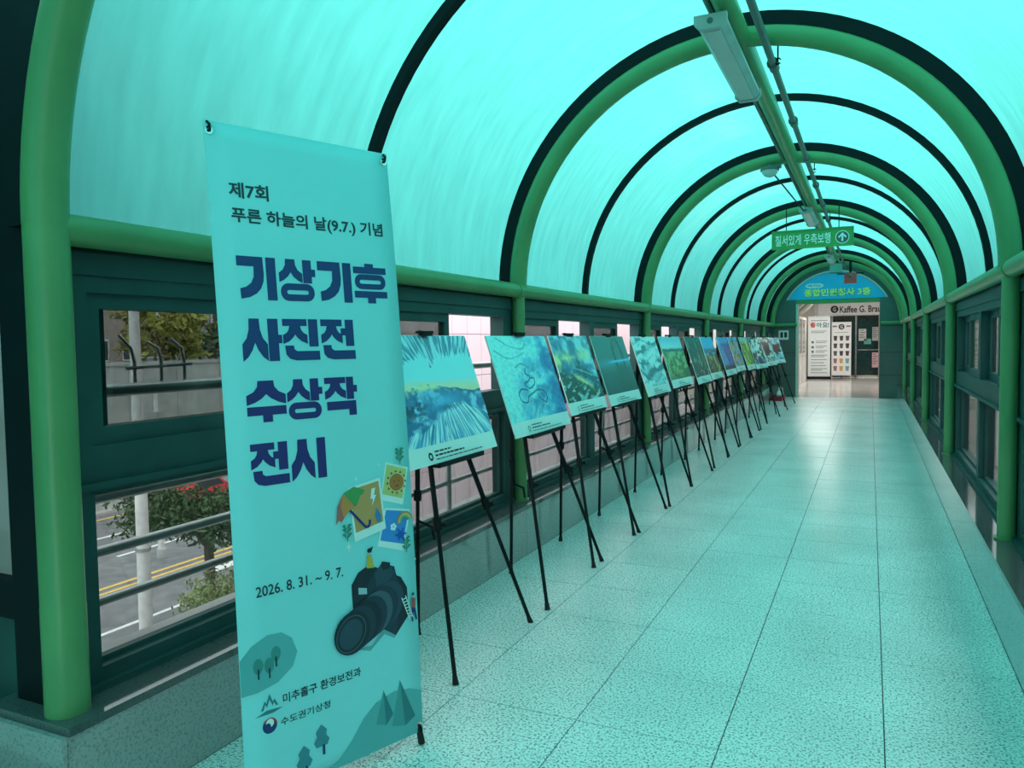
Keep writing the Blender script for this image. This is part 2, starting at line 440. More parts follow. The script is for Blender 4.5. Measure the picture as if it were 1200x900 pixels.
# return wall beside the nearest arch
ret = sempty('wall_return', 'dark framed screen of pale panels beside the nearest green arch', (-2.5, 1.70, 0))
b = MB()
for (x0, x1, z0, z1) in ((-0.20, 0.02, 0.0, 3.3), (-2.1, -0.20, 2.53, 2.66), (-2.1, -0.20, 1.94, 2.05), (-2.1, -0.20, 0.66, 0.795), (-2.1, -2.0, 0.0, 3.3), (-2.1, 0.02, 3.2, 3.3)):
    b.box(x0, x1, -0.05, 0.05, z0, z1)
b.build('frame', M['band'], ret)
for z0, z1 in ((0.795, 1.94), (2.05, 2.53), (2.66, 3.2)):
    MB().poly([(-2.0, 0.0, z0), (-0.20, 0.0, z0), (-0.20, 0.0, z1), (-2.0, 0.0, z1)]).build('panel', M['pale_sheet'], ret)
MB().box(-2.0, -0.20, -0.02, 0.02, 0.30, 0.66).build('lower_panel', M['frame'], ret)
MB().box(-2.1, -0.24, -0.11, 0.03, 0.0, 0.33).build('stone_base', M['coping'], ret)

# junction behind the camera
jn = sempty('wall_back', 'unseen end screen of the junction behind the camera, glazed teal to add light')
MB().box(-4.7, 0.9, -5.3, -5.2, -0.2, 0.25).build('dado', M['kerb'], jn)
for i in range(5): MB().box(-4.7 + 1.375 * i, -4.62 + 1.375 * i, -5.3, -5.2, 0.25, 3.8).build('mullion', M['frame'], jn)
for i in range(4): MB().poly([(-4.62 + 1.375 * i, -5.25, 0.25), (-3.325 + 1.375 * i, -5.25, 0.25), (-3.325 + 1.375 * i, -5.25, 3.8), (-4.62 + 1.375 * i, -5.25, 3.8)]).build('panel', M['sheet'], jn)  # out of view; translucent teal glazing added to light floor and banner from behind
jl = sempty('wall_left', 'unseen opaque side wall of the junction, made dark to shade the nearest post')
MB().box(-4.75, -4.70, -5.2, 1.65, -0.2, 0.9).build('dado', M['concrete'], jl)
MB().poly([(-4.725, -5.2, 0.9), (-4.725, 1.65, 0.9), (-4.725, 1.65, 3.8), (-4.725, -5.2, 3.8)]).build('panel', M['frame'], jl)  # out of view; opaque dark panel added to keep light off the nearest post
jr = sempty('ceiling_junction', 'flat translucent roof of the junction behind the camera')
MB().poly([(-4.72, -5.2, 3.80), (0.92, -5.2, 3.80), (0.92, 1.60, 3.80), (-4.72, 1.60, 3.80)]).build('roof_sheet', M['sheet'], jr)
MB().poly([(0.91, -5.2, 2.02), (0.91, 1.6, 2.02), (0.91, 1.6, 3.80), (0.91, -5.2, 3.80)]).build('side_sheet', M['pale_sheet'], jr)

# ------------------------------------------------------------------ ridge beam, conduit, lamps
t = thing('ridge_beam', 'green tube beam running along the crown of the roof', 'beam', (-0.80, 1.66, 3.60))
for ya, yb in zip(YS, YS[1:] + [YEND]):
    MB().sweep([(0, ya - 1.66, 0), (0, yb - 1.66, 0)], 0.068, 16).build('tube', M['tube'], t, smooth=True)
    MB().sweep([(-0.085, ya - 1.66 - 0.02, -0.02), (-0.085, yb - 1.66 - 0.02, -0.02)], 0.020, 8).build('cable_duct', M['pipe'], t, smooth=True)
t = thing('conduit_pipe', 'thin dark pipe hung beside the green ridge beam', 'pipe', (-0.615, 1.66, 3.47))
MB().sweep([(0, 0, 0), (0, 20.6, 0)], 0.024, 12).build('tube', M['pipe'], t, smooth=True)
y = 2.6
while y < 22:
    MB().sweep([(0, y - 1.66 - 0.05, 0), (0, y - 1.66 + 0.05, 0)], 0.034, 12).build('coupling', M['pipe'], t, smooth=True)
    MB().sweep([(0, y - 1.66 - 0.075, 0), (0, y - 1.66 - 0.06, 0)], 0.040, 12).build('coupling_ring', M['pipe'], t, smooth=True)
    y += 1.52
for yy in YS[1:]:
    h = MB().sweep([(0.035, yy - 1.66 + 0.16, 0.0), (0.035, yy - 1.66 + 0.16, 0.13)], 0.006, 6).build('hanger', M['band'], t)
    MB().sweep([(0.035 + 0.02 * math.cos(a), yy - 1.66 + 0.16, 0.0 + 0.02 * math.sin(a)) for a in np.linspace(0.4, 5.6, 9)], 0.005, 6).build('hook', M['band'], h)

def lamp(y0, y1, label):
    t = thing('ceiling_lamp', label, 'lamp', (-0.865, y0, 3.445), 'ceiling lamps under the ridge beam')
    L = y1 - y0
    MB().prism([(-0.088, 0.045), (-0.088, 0.02), (-0.055, -0.012), (0.055, -0.012), (0.088, 0.02), (0.088, 0.045)], 'y', 0.035, L - 0.035).build('housing', M['lamp_body'], t)
    MB().box(-0.048, 0.048, 0.07, L - 0.07, -0.020, -0.012).build('lens', M['lamp_lens'], t)
    for ya in (0.0, L - 0.035):
        e = MB().prism([(-0.095, 0.06), (-0.095, 0.012), (-0.062, -0.024), (0.062, -0.024), (0.095, 0.012), (0.095, 0.06)], 'y', ya, ya + 0.035).build('end_cap', M['lamp_body'], t)
        MB().sweep([(0, ya + 0.0175 - 0.022, 0.02), (0, ya + 0.0175 + 0.022, 0.02)], 0.018, 10).build('knockout', M['pipe'], e)
    for ya in (0.25, L - 0.25):
        MB().box(-0.02, 0.06, ya, ya + 0.04, 0.045, 0.11).build('bracket', M['lamp_body'], t)
lamp(4.66, 6.22, 'long grey ceiling lamp hanging nearest the camera')
lamp(12.0, 13.5, 'long grey ceiling lamp partly hidden by the hanging green sign')
lamp(19.0, 20.4, 'small far ceiling lamp just before the blue sign')
t = thing('dome_light', 'small white domed fitting beside the third arch crown', 'light', (-1.02, 9.0, 3.46))
MB().sweep([(0, 0, 0.0), (0, 0, 0.03)], 0.10, 20).build('base', M['pipe'], t, smooth=True)
MB().sweep([(0, 0, 0.0), (0, 0, -0.03), (0, 0, -0.055), (0, 0, -0.07)], [0.088, 0.08, 0.055, 0.02], 20).build('dome', M['lamp_lens'], t, smooth=True)
MB().sweep([(0.0, 0.05, 0.02), (0.13, 3.02, 0.0)], 0.009, 8).build('cable', M['band'], t)
MB().box(-0.05, 0.12, -0.02, 0.02, 0.02, 0.06).build('bracket', M['pipe'], t)
MB().sweep([(0, 0, 0.03), (0, 0, 0.07)], 0.02, 10).build('stem', M['pipe'], t)

# ------------------------------------------------------------------ hanging sign
t = thing('hanging_sign', 'green hanging sign with white lettering and upward arrow', 'sign', (-1.26, 11.5, 2.865))
SW, SH = 1.035, 0.235
def sign_flat(o): frame_axes(o, (-1.26, 11.5, 2.865), (1, 0, 0.003), (0, 0, 1)); return o
sign_flat(t)
MB().box(0, SW, 0, SH, -0.05, 0.0).build('panel', M['sign_green'], t)
b = MB(); b.box(-0.012, SW + 0.012, SH, SH + 0.022, -0.06, 0.01); b.box(-0.012, 0.0, 0, SH, -0.06, 0.01); b.box(SW, SW + 0.012, 0, SH, -0.06, 0.01)
b.build('frame', M['tube'], t)
text_flat('lettering', '질서있게 우측보행', 0.2, M['sign_white'], t, 0.035, 0.045, 0.002, width=0.72, offset=0.003, height=0.15)
def ring(r0, r1, n=28, cx=0, cy=0, z=0):
    b = MB()
    for i in range(n):
        a = 2 * math.pi * i / n; b.v += [(cx + r0 * math.cos(a), cy + r0 * math.sin(a), z), (cx + r1 * math.cos(a), cy + r1 * math.sin(a), z)]
    for i in range(n):
        j = (i + 1) % n; b.f.append((2 * i, 2 * i + 1, 2 * j + 1, 2 * j))
    return b
ac = (0.905, 0.118)
MB().poly([(ac[0] + 0.084 * math.cos(a), ac[1] + 0.084 * math.sin(a), 0.0015) for a in np.linspace(0, 2 * math.pi, 32, endpoint=False)]).build('arrow_disc', M['pilaster'], t, fix=False)
ring(0.078, 0.088, cx=ac[0], cy=ac[1], z=0.003).build('arrow_ring', M['sign_white'], t, fix=False)
b = MB(); b.poly([(ac[0] + x, ac[1] + y, 0.003) for x, y in ((-0.012, -0.055), (0.012, -0.055), (0.012, 0.055), (-0.012, 0.055))])
for sgn in (-1, 1):
    b.poly([(ac[0] + x * sgn, ac[1] + y, 0.0032) for x, y in ((0, 0.062), (0, 0.030), (0.043, -0.012), (0.055, 0.006))])
b.build('arrow', M['sign_white'], t, fix=False)
for x in (0.18, 0.86): MB().sweep([(x, SH + 0.02, -0.025), (x, 0.62, -0.025)], 0.006, 6).build('hanger', M['band'], t)

# ------------------------------------------------------------------ tall printed banner on its stand
BW, BH, BZ = 0.74, 2.321, 0.05
byaw, blean = 1.202, 0.071
bu = Vector((math.cos(byaw), math.sin(byaw), 0)); bn = Vector((math.sin(byaw), -math.cos(byaw), 0))
bv = Vector((0, 0, math.cos(blean))) - bn * math.sin(blean)
ban = thing('exhibition_banner', 'tall pale cyan standing banner with large navy lettering and camera drawing', 'banner')
frame_axes(ban, (-1.749, 2.225, BZ), bu, bv)
def bow(v): return 0.024 * 4 * v * (1 - v)
def BP(u, v, off=0.0):
    return ((u - 0.5) * BW, v * BH, bow(v) + off)
def bconv(p):                       # local flat print coordinates (metres, layer) -> bowed sheet
    return (p[0], p[1], bow(p[1] / BH) + p[2])
b = MB(); nu, nv = 8, 40
for j in range(nv + 1):
    for i in range(nu + 1): b.v.append(BP(i / nu, j / nv))
for j in range(nv):
    for i in range(nu):
        p = j * (nu + 1) + i; b.f.append((p, p + 1, p + nu + 2, p + nu + 1))
sheet = b.build('printed_sheet', M['banner'], ban, smooth=True, fix=False)
sol = sheet.modifiers.new('thickness', 'SOLIDIFY'); sol.thickness = 0.0008; sol.offset = -1
def bpoly(name, m, polys, layer):
    b = MB()
    for poly in polys: b.poly([BP(u, v, 0.0008 + 0.0006 * layer) for u, v in poly])
    me = b.mesh(name, m, fix=False)
    bm = bmesh.new(); bm.from_mesh(me); bmesh.ops.triangulate(bm, faces=bm.faces[:]); bmesh.ops.recalc_face_normals(bm, faces=bm.faces[:])
    for f_ in bm.faces:
        if f_.normal.z < 0: f_.normal_flip()
    bm.to_mesh(me); bm.free()
    return link(name, me, sheet)
def btext(body, u0, v0, u1, v1, m, off=0.0):
    return text_flat('lettering', body, 0.1, m, sheet, (u0 - 0.5) * BW, v0 * BH, 0.0014, width=(u1 - u0) * BW, height=(v1 - v0) * BH, offset=off, conv=bconv)
NAVY = ink('navy_print', '1b3a75'); INDIGO = ink('indigo_print', '2c2c72'); DARK = ink('dark_grey_print', '1d3a44')
btext('제7회', 0.096, 0.890, 0.292, 0.914, DARK, 0.0024)
btext('푸른 하늘의 날(9.7.) 기념', 0.100, 0.850, 0.931, 0.876, DARK, 0.0024)
btext('2026. 8. 31. ~ 9. 7.', 0.096, 0.300, 0.555, 0.316, DARK, 0.0012)
btext('미추홀구 환경보전과', 0.200, 0.133, 0.628, 0.148, DARK, 0.0014)
btext('수도권기상청', 0.184, 0.101, 0.446, 0.113, DARK, 0.001)
# heavy title letters
def rect(x0, y0, x1, y1): return [(x0, y0), (x1, y0), (x1, y1), (x0, y1)]
def fit(poly, x0, y0, x1, y1): return [(x0 + (x1 - x0) * p, y0 + (y1 - y0) * q) for p, q in poly]
G_ = [(0, 1), (.98, 1), (1, .6), (.97, .42), (.86, .25), (.68, .13), (.42, .04), (.10, .0), (.08, .24), (.30, .28), (.50, .38), (.61, .52), (.63, .77), (0, .77)]
S_ = [(.30, 1), (.70, 1), (.72, .74), (.82, .54), (1, .40), (1, 0), (.80, .10), (.62, .26), (.5, .44), (.38, .26), (.20, .10), (0, 0), (0, .40), (.18, .54), (.28, .74)]
J_ = [(0, 1), (1, 1), (1, .72), (.72, .72), (.76, .56), (.85, .44), (1, .36), (1, 0), (.76, .10), (.58, .26), (.5, .38), (.42, .26), (.24, .10), (0, 0), (0, .36), (.15, .44), (.24, .56), (.28, .72), (0, .72)]
N_ = [(0, 1), (.25, 1), (.26, .75), (.34, .62), (1, .62), (1, 0), (.30, 0), (.12, .12), (.02, .40)]
GF = [(0, 1), (1, 1), (1, 0), (.74, 0), (.74, .42), (0, .42)]
def O_(x0, y0, x1, y1, t):
    def rr(x0, y0, x1, y1):
        r = min(x1 - x0, y1 - y0) / 2 * 0.96; pts = []
        for cx, cy, a0 in ((x1 - r, y1 - r, 0), (x0 + r, y1 - r, 90), (x0 + r, y0 + r, 180), (x1 - r, y0 + r, 270)):
            for i in range(7):
                a = math.radians(a0 + 15 * i); pts.append((cx + r * math.cos(a), cy + r * math.sin(a)))
        return pts
    o, i = rr(x0, y0, x1, y1), rr(x0 + t, y0 + t, x1 - t, y1 - t); n = len(o)
    return [[o[k], o[(k + 1) % n], i[(k + 1) % n], i[k]] for k in range(n)]
GLY = {
 '기': [fit(G_, 0, .02, .64, 1), rect(.70, 0, .94, 1)],
 '상': [fit(S_, 0, .44, .60, 1), rect(.62, .44, .85, 1), rect(.84, .60, .95, .78)] + O_(.02, 0, .90, .42, .16),
 '후': [rect(.34, .90, .60, 1.02), rect(0, .76, .98, .93)] + O_(.03, .36, .95, .74, .14) + [rect(.0, .14, .98, .31), rect(.38, 0, .62, .16)],
 '사': [fit(S_, 0, 0, .62, 1), rect(.64, 0, .90, 1), rect(.88, .42, .99, .62)],
 '진': [fit(J_, 0, .40, .64, 1), rect(.68, .33, .93, 1), fit(N_, .04, 0, .95, .36)],
 '전': [fit(J_, 0, .40, .60, 1), rect(.69, .33, .93, 1), rect(.56, .60, .72, .78), fit(N_, .04, 0, .95, .36)],
 '수': [fit(S_, 0, .42, .98, 1), rect(0, .17, .98, .38), rect(.38, 0, .62, .2)],
 '작': [fit(J_, 0, .44, .60, 1), rect(.62, .42, .83, 1), rect(.82, .60, .93, .78), fit(GF, .04, 0, .88, .38)],
 '시': [fit(S_, 0, 0, .62, 1), rect(.70, 0, .94, 1)]}
for row, (word, u0, u1, v0, v1, m) in enumerate((('기상기후', .106, .931, .739, .804, NAVY), ('사진전', .107, .715, .647, .711, NAVY), ('수상작', .108, .712, .556, .618, INDIGO), ('전시', .110, .507, .462, .525, INDIGO))):
    cw = (u1 - u0) / (len(word) - 0.03)
    for i, ch in enumerate(word):
        bpoly('title_letter', m, [[(u0 + cw * (i + p * 0.985), v0 + (v1 - v0) * q) for p, q in poly] for poly in GLY[ch]], 1)
def circ(cu, cv, ru, n=24, k=1.0, a0=0, a1=360):    # ru in banner-width units, round in metres
    return [(cu + ru * math.cos(math.radians(a0 + (a1 - a0) * i / n)), cv + k * ru * BW / BH * math.sin(math.radians(a0 + (a1 - a0) * i / n))) for i in range(n if a1 - a0 == 360 else n + 1)]
# hills
bpoly('hill_print', ink('hill_teal', '5fb0b4'), [[(0.001, .245 - .03), (.06, .232), (.14, .242), (.21, .240), (.26, .228), (.285, .205), (.26, .185), (.18, .168), (.08, .162), (.001, .163)]], 1)
bpoly('hill_print', ink('hill_teal', '5fb0b4'), [[(.36, .001), (.48, .012), (.56, .035), (.63, .062), (.71, .080), (.82, .087), (.92, .082), (.999, .072), (.999, .001)]], 1)
for cu, cv in ((.087, .200), (.141, .197), (.176, .211)):
    bpoly('round_tree_print', ink('tree_teal', '3f8d8c'), [circ(cu, cv, .024, k=1.5)], 2); bpoly('trunk_print', DARK, [rect(cu - .004, cv - .019, cu + .004, cv - .004)], 3)
for (tx, ty, lx, ly, bx_, by_, rx, ry) in ((.757, .096, .705, .044, .765, .036, .812, .050), (.861, .103, .800, .030, .885, .022, .952, .032)):
    bpoly('pine_print', ink('tree_teal_light', '4a9a9c'), [[(tx, ty), (lx, ly), (bx_, by_)]], 2); bpoly('pine_print', ink('tree_teal_dark', '337b82'), [[(tx, ty), (bx_, by_), (rx, ry)]], 2)
for cu, cv in ((.391, .058), (.295, .036)):
    bpoly('cloud_tree_print', ink('tree_blue', '3f8a96'), [[(cu, cv + .022), (cu + .03, cv + .012), (cu + .025, cv + .004), (cu + .042, cv - .004), (cu + .03, cv - .012), (cu - .03, cv - .012), (cu - .042, cv - .004), (cu - .025, cv + .004), (cu - .03, cv + .012)]], 2)
    bpoly('trunk_print', NAVY, [rect(cu + .002, cv - .026, cu + .016, cv - .010)], 3)
# emblems
bpoly('emblem_print', NAVY, [circ(.130, .108, .036)], 1)
bpoly('emblem_print', ink('red_print', 'c0392b'), [circ(.130, .108, .036, 16, 1, 0, 150) + circ(.130, .108, .027, 16, 1, 0, 150)[::-1]], 2)
bpoly('emblem_print', ink('white_print', 'e8f4f4'), [circ(.130, .112, .020)], 3); bpoly('emblem_print', NAVY, [circ(.118, .1075, .016)], 4)
bpoly('mountain_emblem', ink('emblem_teal', '2f7f8c'), [[(.09, .133), (.11, .146), (.118, .142), (.135, .155), (.15, .142), (.158, .146), (.175, .135), (.165, .135), (.155, .141), (.148, .136), (.135, .147), (.12, .136), (.112, .141), (.102, .133)]], 1)
bpoly('mountain_emblem', ink('emblem_teal', '2f7f8c'), [[(.06, .126), (.12, .1315), (.20, .1295), (.15, .1255)]], 1)
# three instant photos
WHT = ink('white_print', 'e8f4f4')
def quad(a, b_, c, d): return [a, b_, c, d]
def lerp(a, b_, t): return (a[0] + (b_[0] - a[0]) * t, a[1] + (b_[1] - a[1]) * t)
def inset(q, l, t_, r, bt):
    def P(s, v): return lerp(lerp(q[0], q[1], s), lerp(q[3], q[2], s), v)
    return [P(l, t_), P(1 - r, t_), P(1 - r, 1 - bt), P(l, 1 - bt)]
p2 = [(.845, .472), (.985, .458), (.940, .396), (.796, .411)]; p3 = [(.823, .396), (.985, .386), (.925, .318), (.765, .335)]; p1 = [(.606, .439), (.802, .448), (.822, .362), (.632, .350)]
for q, h in ((p2, 'd3cf86'), (p3, '3f8fe0'), (p1, 'd29a62')):
    bpoly('photo_frame_print', WHT, [q], 2 if q is not p1 else 5); bpoly('photo_fill_print', ink('fill_' + h, h), [inset(q, .06, .05, .06, .16)], 3 if q is not p1 else 6)
bpoly('sun_ray_print', ink('ray_brown', '8a4a2c'), [[(.904 + .066 * math.cos(a), .436 + .066 * .32 * math.sin(a)), (.904 + .05 * math.cos(a + .2), .436 + .05 * .32 * math.sin(a + .2)), (.904 + .05 * math.cos(a - .2), .436 + .05 * .32 * math.sin(a - .2))] for a in np.linspace(0, 2 * math.pi, 12, endpoint=False)], 5)
bpoly('sun_print', ink('sun_rim', 'e8cf9a'), [circ(.904, .436, .053)], 6); bpoly('sun_print', ink('sun_orange', 'c9753c'), [circ(.904, .436, .046)], 7)
bpoly('sun_face_print', ink('ray_brown', '8a4a2c'), [circ(.890, .438, .005, 8), circ(.918, .438, .005, 8), circ(.904, .431, .012, 8, .6, 180, 360)], 8)
for r0, r1, h in ((.052, .042, 'd08a5a'), (.042, .032, 'd8c07a'), (.032, .022, '7fae7a'), (.022, .012, '5a7fb0')):
    bpoly('rainbow_print', ink('rb_' + h, h), [circ(.944, .368, r0, 14, 1, 10, 190) + circ(.944, .368, r1, 14, 1, 10, 190)[::-1]], 6)
def bstroke(pts, w, name, m, layer):
    polys = []
    for a, c in zip(pts[:-1], pts[1:]):
        dx, dy = (c[0] - a[0]) * BW, (c[1] - a[1]) * BH; L = math.hypot(dx, dy) or 1; nx, ny = -dy / L * w / 2, dx / L * w / 2
        polys.append([(a[0] + nx / BW, a[1] + ny / BH), (c[0] + nx / BW, c[1] + ny / BH), (c[0] - nx / BW, c[1] - ny / BH), (a[0] - nx / BW, a[1] - ny / BH)])
    return bpoly(name, m, polys, layer)
BLU = ink('snow_blue', '1f5fc0')
for a in (0, 60, 120):
    r = math.radians(a); d = (.036 * math.cos(r), .036 * .32 * math.sin(r)); bstroke([(.912 - d[0], .347 - d[1]), (.912 + d[0], .347 + d[1])], .007, 'snowflake_print', BLU, 7)
bpoly('snowflake_print', BLU, [circ(.912, .347, .020)], 7)
bpoly('flower_print', WHT, [circ(.868 + .012 * math.cos(a), .362 + .012 * .32 * math.sin(a), .009, 10) for a in np.linspace(0, 2 * math.pi, 5, endpoint=False)], 7)
UMR, UMO, UMG = ink('umb_red', 'c56a64'), ink('umb_orange', 'd98a4a'), ink('umb_green', '4f9a5a')
bpoly('umbrella_print', UMR, [[(.575, .430), (.540, .412), (.528, .384), (.545, .390), (.560, .386), (.575, .392)]], 8)
bpoly('umbrella_print', UMO, [[(.578, .432), (.560, .412), (.575, .392), (.600, .400), (.625, .404), (.640, .408)]], 8)
bpoly('umbrella_print', UMG, [[(.580, .432), (.640, .440), (.705, .432), (.690, .425), (.675, .424), (.655, .410), (.640, .408)]], 9)
bstroke([(.610, .403), (.690, .374), (.705, .370), (.722, .374), (.724, .382)], .010, 'umbrella_handle_print', NAVY, 10)
bpoly('lightning_print', WHT, [[(.745, .432), (.768, .433), (.758, .421), (.772, .421), (.742, .404), (.750, .415), (.735, .416)]], 9)
bpoly('raindrop_print', ink('drop_blue', '3c7fb8'), [[(.770, .400), (.795, .385), (.790, .374), (.770, .376), (.758, .388)]], 9)
for cu, cv, s in ((.595, .345, .022), (.66, .452, .012), (.80, .470, .010)):
    bpoly('sparkle_print', WHT, [[(cu, cv + s * .5), (cu + s * .2, cv + s * .1), (cu + s * .8, cv), (cu + s * .2, cv - s * .1), (cu, cv - s * .5), (cu - s * .2, cv - s * .1), (cu - s * .8, cv), (cu - s * .2, cv + s * .1)]], 3)
for cu, cv in ((.935, .478), (.590, .366), (.945, .326)):
    bstroke([(cu, cv - .012), (cu + .006, cv + .014)], .004, 'sprig_print', ink('sprig_green', '3b8a78'), 5)
    bpoly('sprig_print', ink('sprig_green', '3b8a78'), [[(cu, cv + d), (cu + s * .03, cv + d + .008), (cu + s * .012, cv + d + .010)] for d in (-.008, 0, .006) for s in (-1, 1)], 5)
# camera drawing
K0, K1, K2, K3 = ink('cam_black', '1d2c38'), ink('cam_dark', '27394a'), ink('cam_mid', '33495a'), ink('cam_light', '48606f')
bpoly('camera_shadow_print', ink('cam_shadow', '6fa9b0'), [[(.60, .178), (.70, .176), (.80, .205), (.86, .182), (.84, .176), (.78, .188), (.69, .168)]], 2)
bpoly('camera_body_print', K0, [[(.598, .283), (.640, .300), (.686, .306), (.74, .303), (.90, .275), (.935, .255), (.940, .208), (.850, .180), (.760, .200), (.60, .230)]], 3)
bpoly('camera_body_print', K1, [[(.735, .295), (.79, .304), (.86, .296), (.885, .262), (.87, .215), (.85, .180), (.76, .200), (.70, .24), (.69, .276)]], 4)
bpoly('camera_prism_print', K2, [[(.735, .292), (.78, .305), (.835, .300), (.86, .285), (.82, .274), (.745, .270)]], 5)
bpoly('hot_shoe_print', K0, [[(.775, .303), (.785, .309), (.835, .304), (.83, .294), (.79, .294)]], 6)
bpoly('camera_window_print', ink('cam_glass', 'a9c6d0'), [[(.635, .276), (.685, .272), (.685, .262), (.635, .265)]], 6)
def ell(cu, cv, a, b_, rot, n=28):
    out = []
    for i in range(n):
        th = 2 * math.pi * i / n; x, y = a * math.cos(th), b_ * math.sin(th)
        xr, yr = x * math.cos(rot) - y * math.sin(rot), x * math.sin(rot) + y * math.cos(rot); out.append((cu + xr / BW, cv + yr / BH))
    return out
rot = math.radians(-38)
for i in range(7):
    f = i / 6; c = (lerp((.800, .236), (.585, .207), f)); bpoly('lens_barrel_print', (K2, K1, K3, K1, K0, K1, K0)[i], [ell(c[0], c[1], .075, .092 - .010 * f, rot)], 6 + i)
bpoly('lens_ring_print', K3, [ell(.578, .206, .060, .072, rot)], 14); bpoly('lens_glass_print', K0, [ell(.578, .206, .056, .068, rot)], 15); bpoly('lens_glass_print', K2, [ell(.575, .206, .046, .057, rot)], 16)
bpoly('woman_print', ink('dress_yellow', 'd8b04a'), [[(.695, .325), (.722, .324), (.735, .302), (.690, .304)]], 8); bpoly('woman_hair_print', K0, [circ(.709, .332, .012), [(.71, .335), (.735, .338), (.72, .327)]], 9)
bpoly('man_print', ink('shirt_red', 'b85a58'), [[(.955, .236), (.985, .233), (.980, .216), (.958, .218)]], 8); bpoly('man_print', NAVY, [[(.957, .219), (.980, .217), (.990, .196), (.978, .196), (.968, .210), (.962, .194), (.952, .195)]], 8); bpoly('man_hair_print', K0, [circ(.969, .241, .008)], 9)
for s in range(7):
    a, c = lerp((.900, .236), (.935, .205), s / 6), lerp((.925, .238), (.960, .205), s / 6); bstroke([a, c], .004, 'ladder_print', WHT, 9)
for a, c in (((.895, .240), (.940, .200)), ((.920, .242), (.965, .200))): bstroke([a, c], .004, 'ladder_print', WHT, 9)
# grommets, hooks, rods and feet of the stand
for u, v, s in ((.025, .985, 1), (.975, .985, 1), (.975, .012, -1), (.025, .012, -1)):
    p = BP(u, v, 0.002)
    g = ring(0.007, 0.014, cx=p[0], cy=p[1], z=p[2] + .002).build('grommet', M['chrome'], ban, fix=False)
    sx = 1 if u > .5 else -1
    MB().sweep([(p[0], p[1] - .004 * s, -0.02), (p[0], p[1], 0.012), (p[0] + sx * .002, p[1] + .018 * s, 0.014), (p[0] + sx * .004, p[1] + .03 * s, 0.0)], 0.005, 8).build('hook', M['black'], ban, smooth=True)
hub = Vector((0, 1.0, -0.10))
for sx in (-1, 1):
    MB().sweep([hub, (sx * .25, 1.75, -.07), (sx * .352, BH - .025, -.004)], [.006, .005, .004], 8).build('rod', M['black'], ban, smooth=True)
    MB().sweep([hub, (sx * .25, .35, -.06), (sx * .352, 0.028, -.006)], [.007, .006, .006], 8).build('rod', M['black'], ban, smooth=True)
    MB().sweep([(sx * .352, 0.030, -.004), (sx * .358, -0.046, .004)], [.011, .014], 10).build('rubber_foot', M['rubber'], ban, smooth=True)
MB().sweep([hub, (0, -.035, -.62)], .007, 8).build('rear_leg', M['black'], ban, smooth=True)
MB().ball(tuple(hub), .03).build('hub', M['black'], ban, smooth=True)

# ------------------------------------------------------------------ easels
def make_easel():
    t = link('display_easel', None)
    ap = Vector((-0.43, 0, 1.60))                       # apex relative to the front-foot line
    for s in (-1, 1):
        foot = Vector((0, s * 0.55, 0.0)); top = ap + Vector((0, s * 0.05, 0.02)); d = (top - foot)
        leg = MB().sweep([foot + d * 0.015, foot + d * 0.45], 0.0118, 8).sweep([foot + d * 0.43, top], 0.015, 8).build('leg', M['black'], t, smooth=True)
        MB().sweep([foot + d * 0.42, foot + d * 0.455], 0.023, 10).build('collar', M['black'], leg, smooth=True)
        MB().bar(foot + d * 0.437 + Vector((0.01, 0, 0)), foot + d * 0.437 + Vector((0.045, 0.012, 0)), .012, .02).build('clamp_lever', M['black'], leg)
        MB().sweep([foot, foot + d * 0.022], [0.017, 0.013], 10).build('rubber_foot', M['rubber'], leg, smooth=True)
    foot = Vector((-0.50, 0.04, 0)); top = ap + Vector((-0.02, 0.0, 0)); d = top - foot
    leg = MB().sweep([foot + d * .015, foot + d * .5], 0.0118, 8).sweep([foot + d * .48, top], 0.015, 8).build('leg', M['black'], t, smooth=True)
    MB().sweep([foot + d * .47, foot + d * .505], .023, 10).build('collar', M['black'], leg, smooth=True)
    MB().sweep([foot, foot + d * .022], [.017, .013], 10).build('rubber_foot', M['rubber'], leg, smooth=True)
    MB().bar(foot + d * .40, foot + d * .40 + Vector((.05, .09, -.05)), .014, .014).sweep([foot + d * .40 + Vector((.05, .09, -.05)), foot + d * .40 + Vector((.055, .10, -.12))], .008, 6).build('knob', M['black'], leg)
    MB().sweep([ap + Vector((0, 0, -.35)), ap + Vector((0, 0, .075))], 0.012, 8).build('mast', M['black'], t, smooth=True)
    MB().ball(tuple(ap), 0.035).build('hub', M['black'], t, smooth=True)
    MB().box(-0.240, -0.185, -.30, .30, 1.005, 1.020).box(-0.195, -0.185, -.30, .30, 1.020, 1.030).build('tray', M['black'], t)
    MB().box(-0.42, -0.385, -.075, .085, 1.660, 1.672).box(-0.395, -0.385, -.06, .07, 1.645, 1.665).build('top_clip', M['black'], t)
    MB().bar((-.40, 0, 1.50), (-.25, 0, 1.01), .018, .01, (1, 0, 0)).build('spine', M['black'], t)
    return t

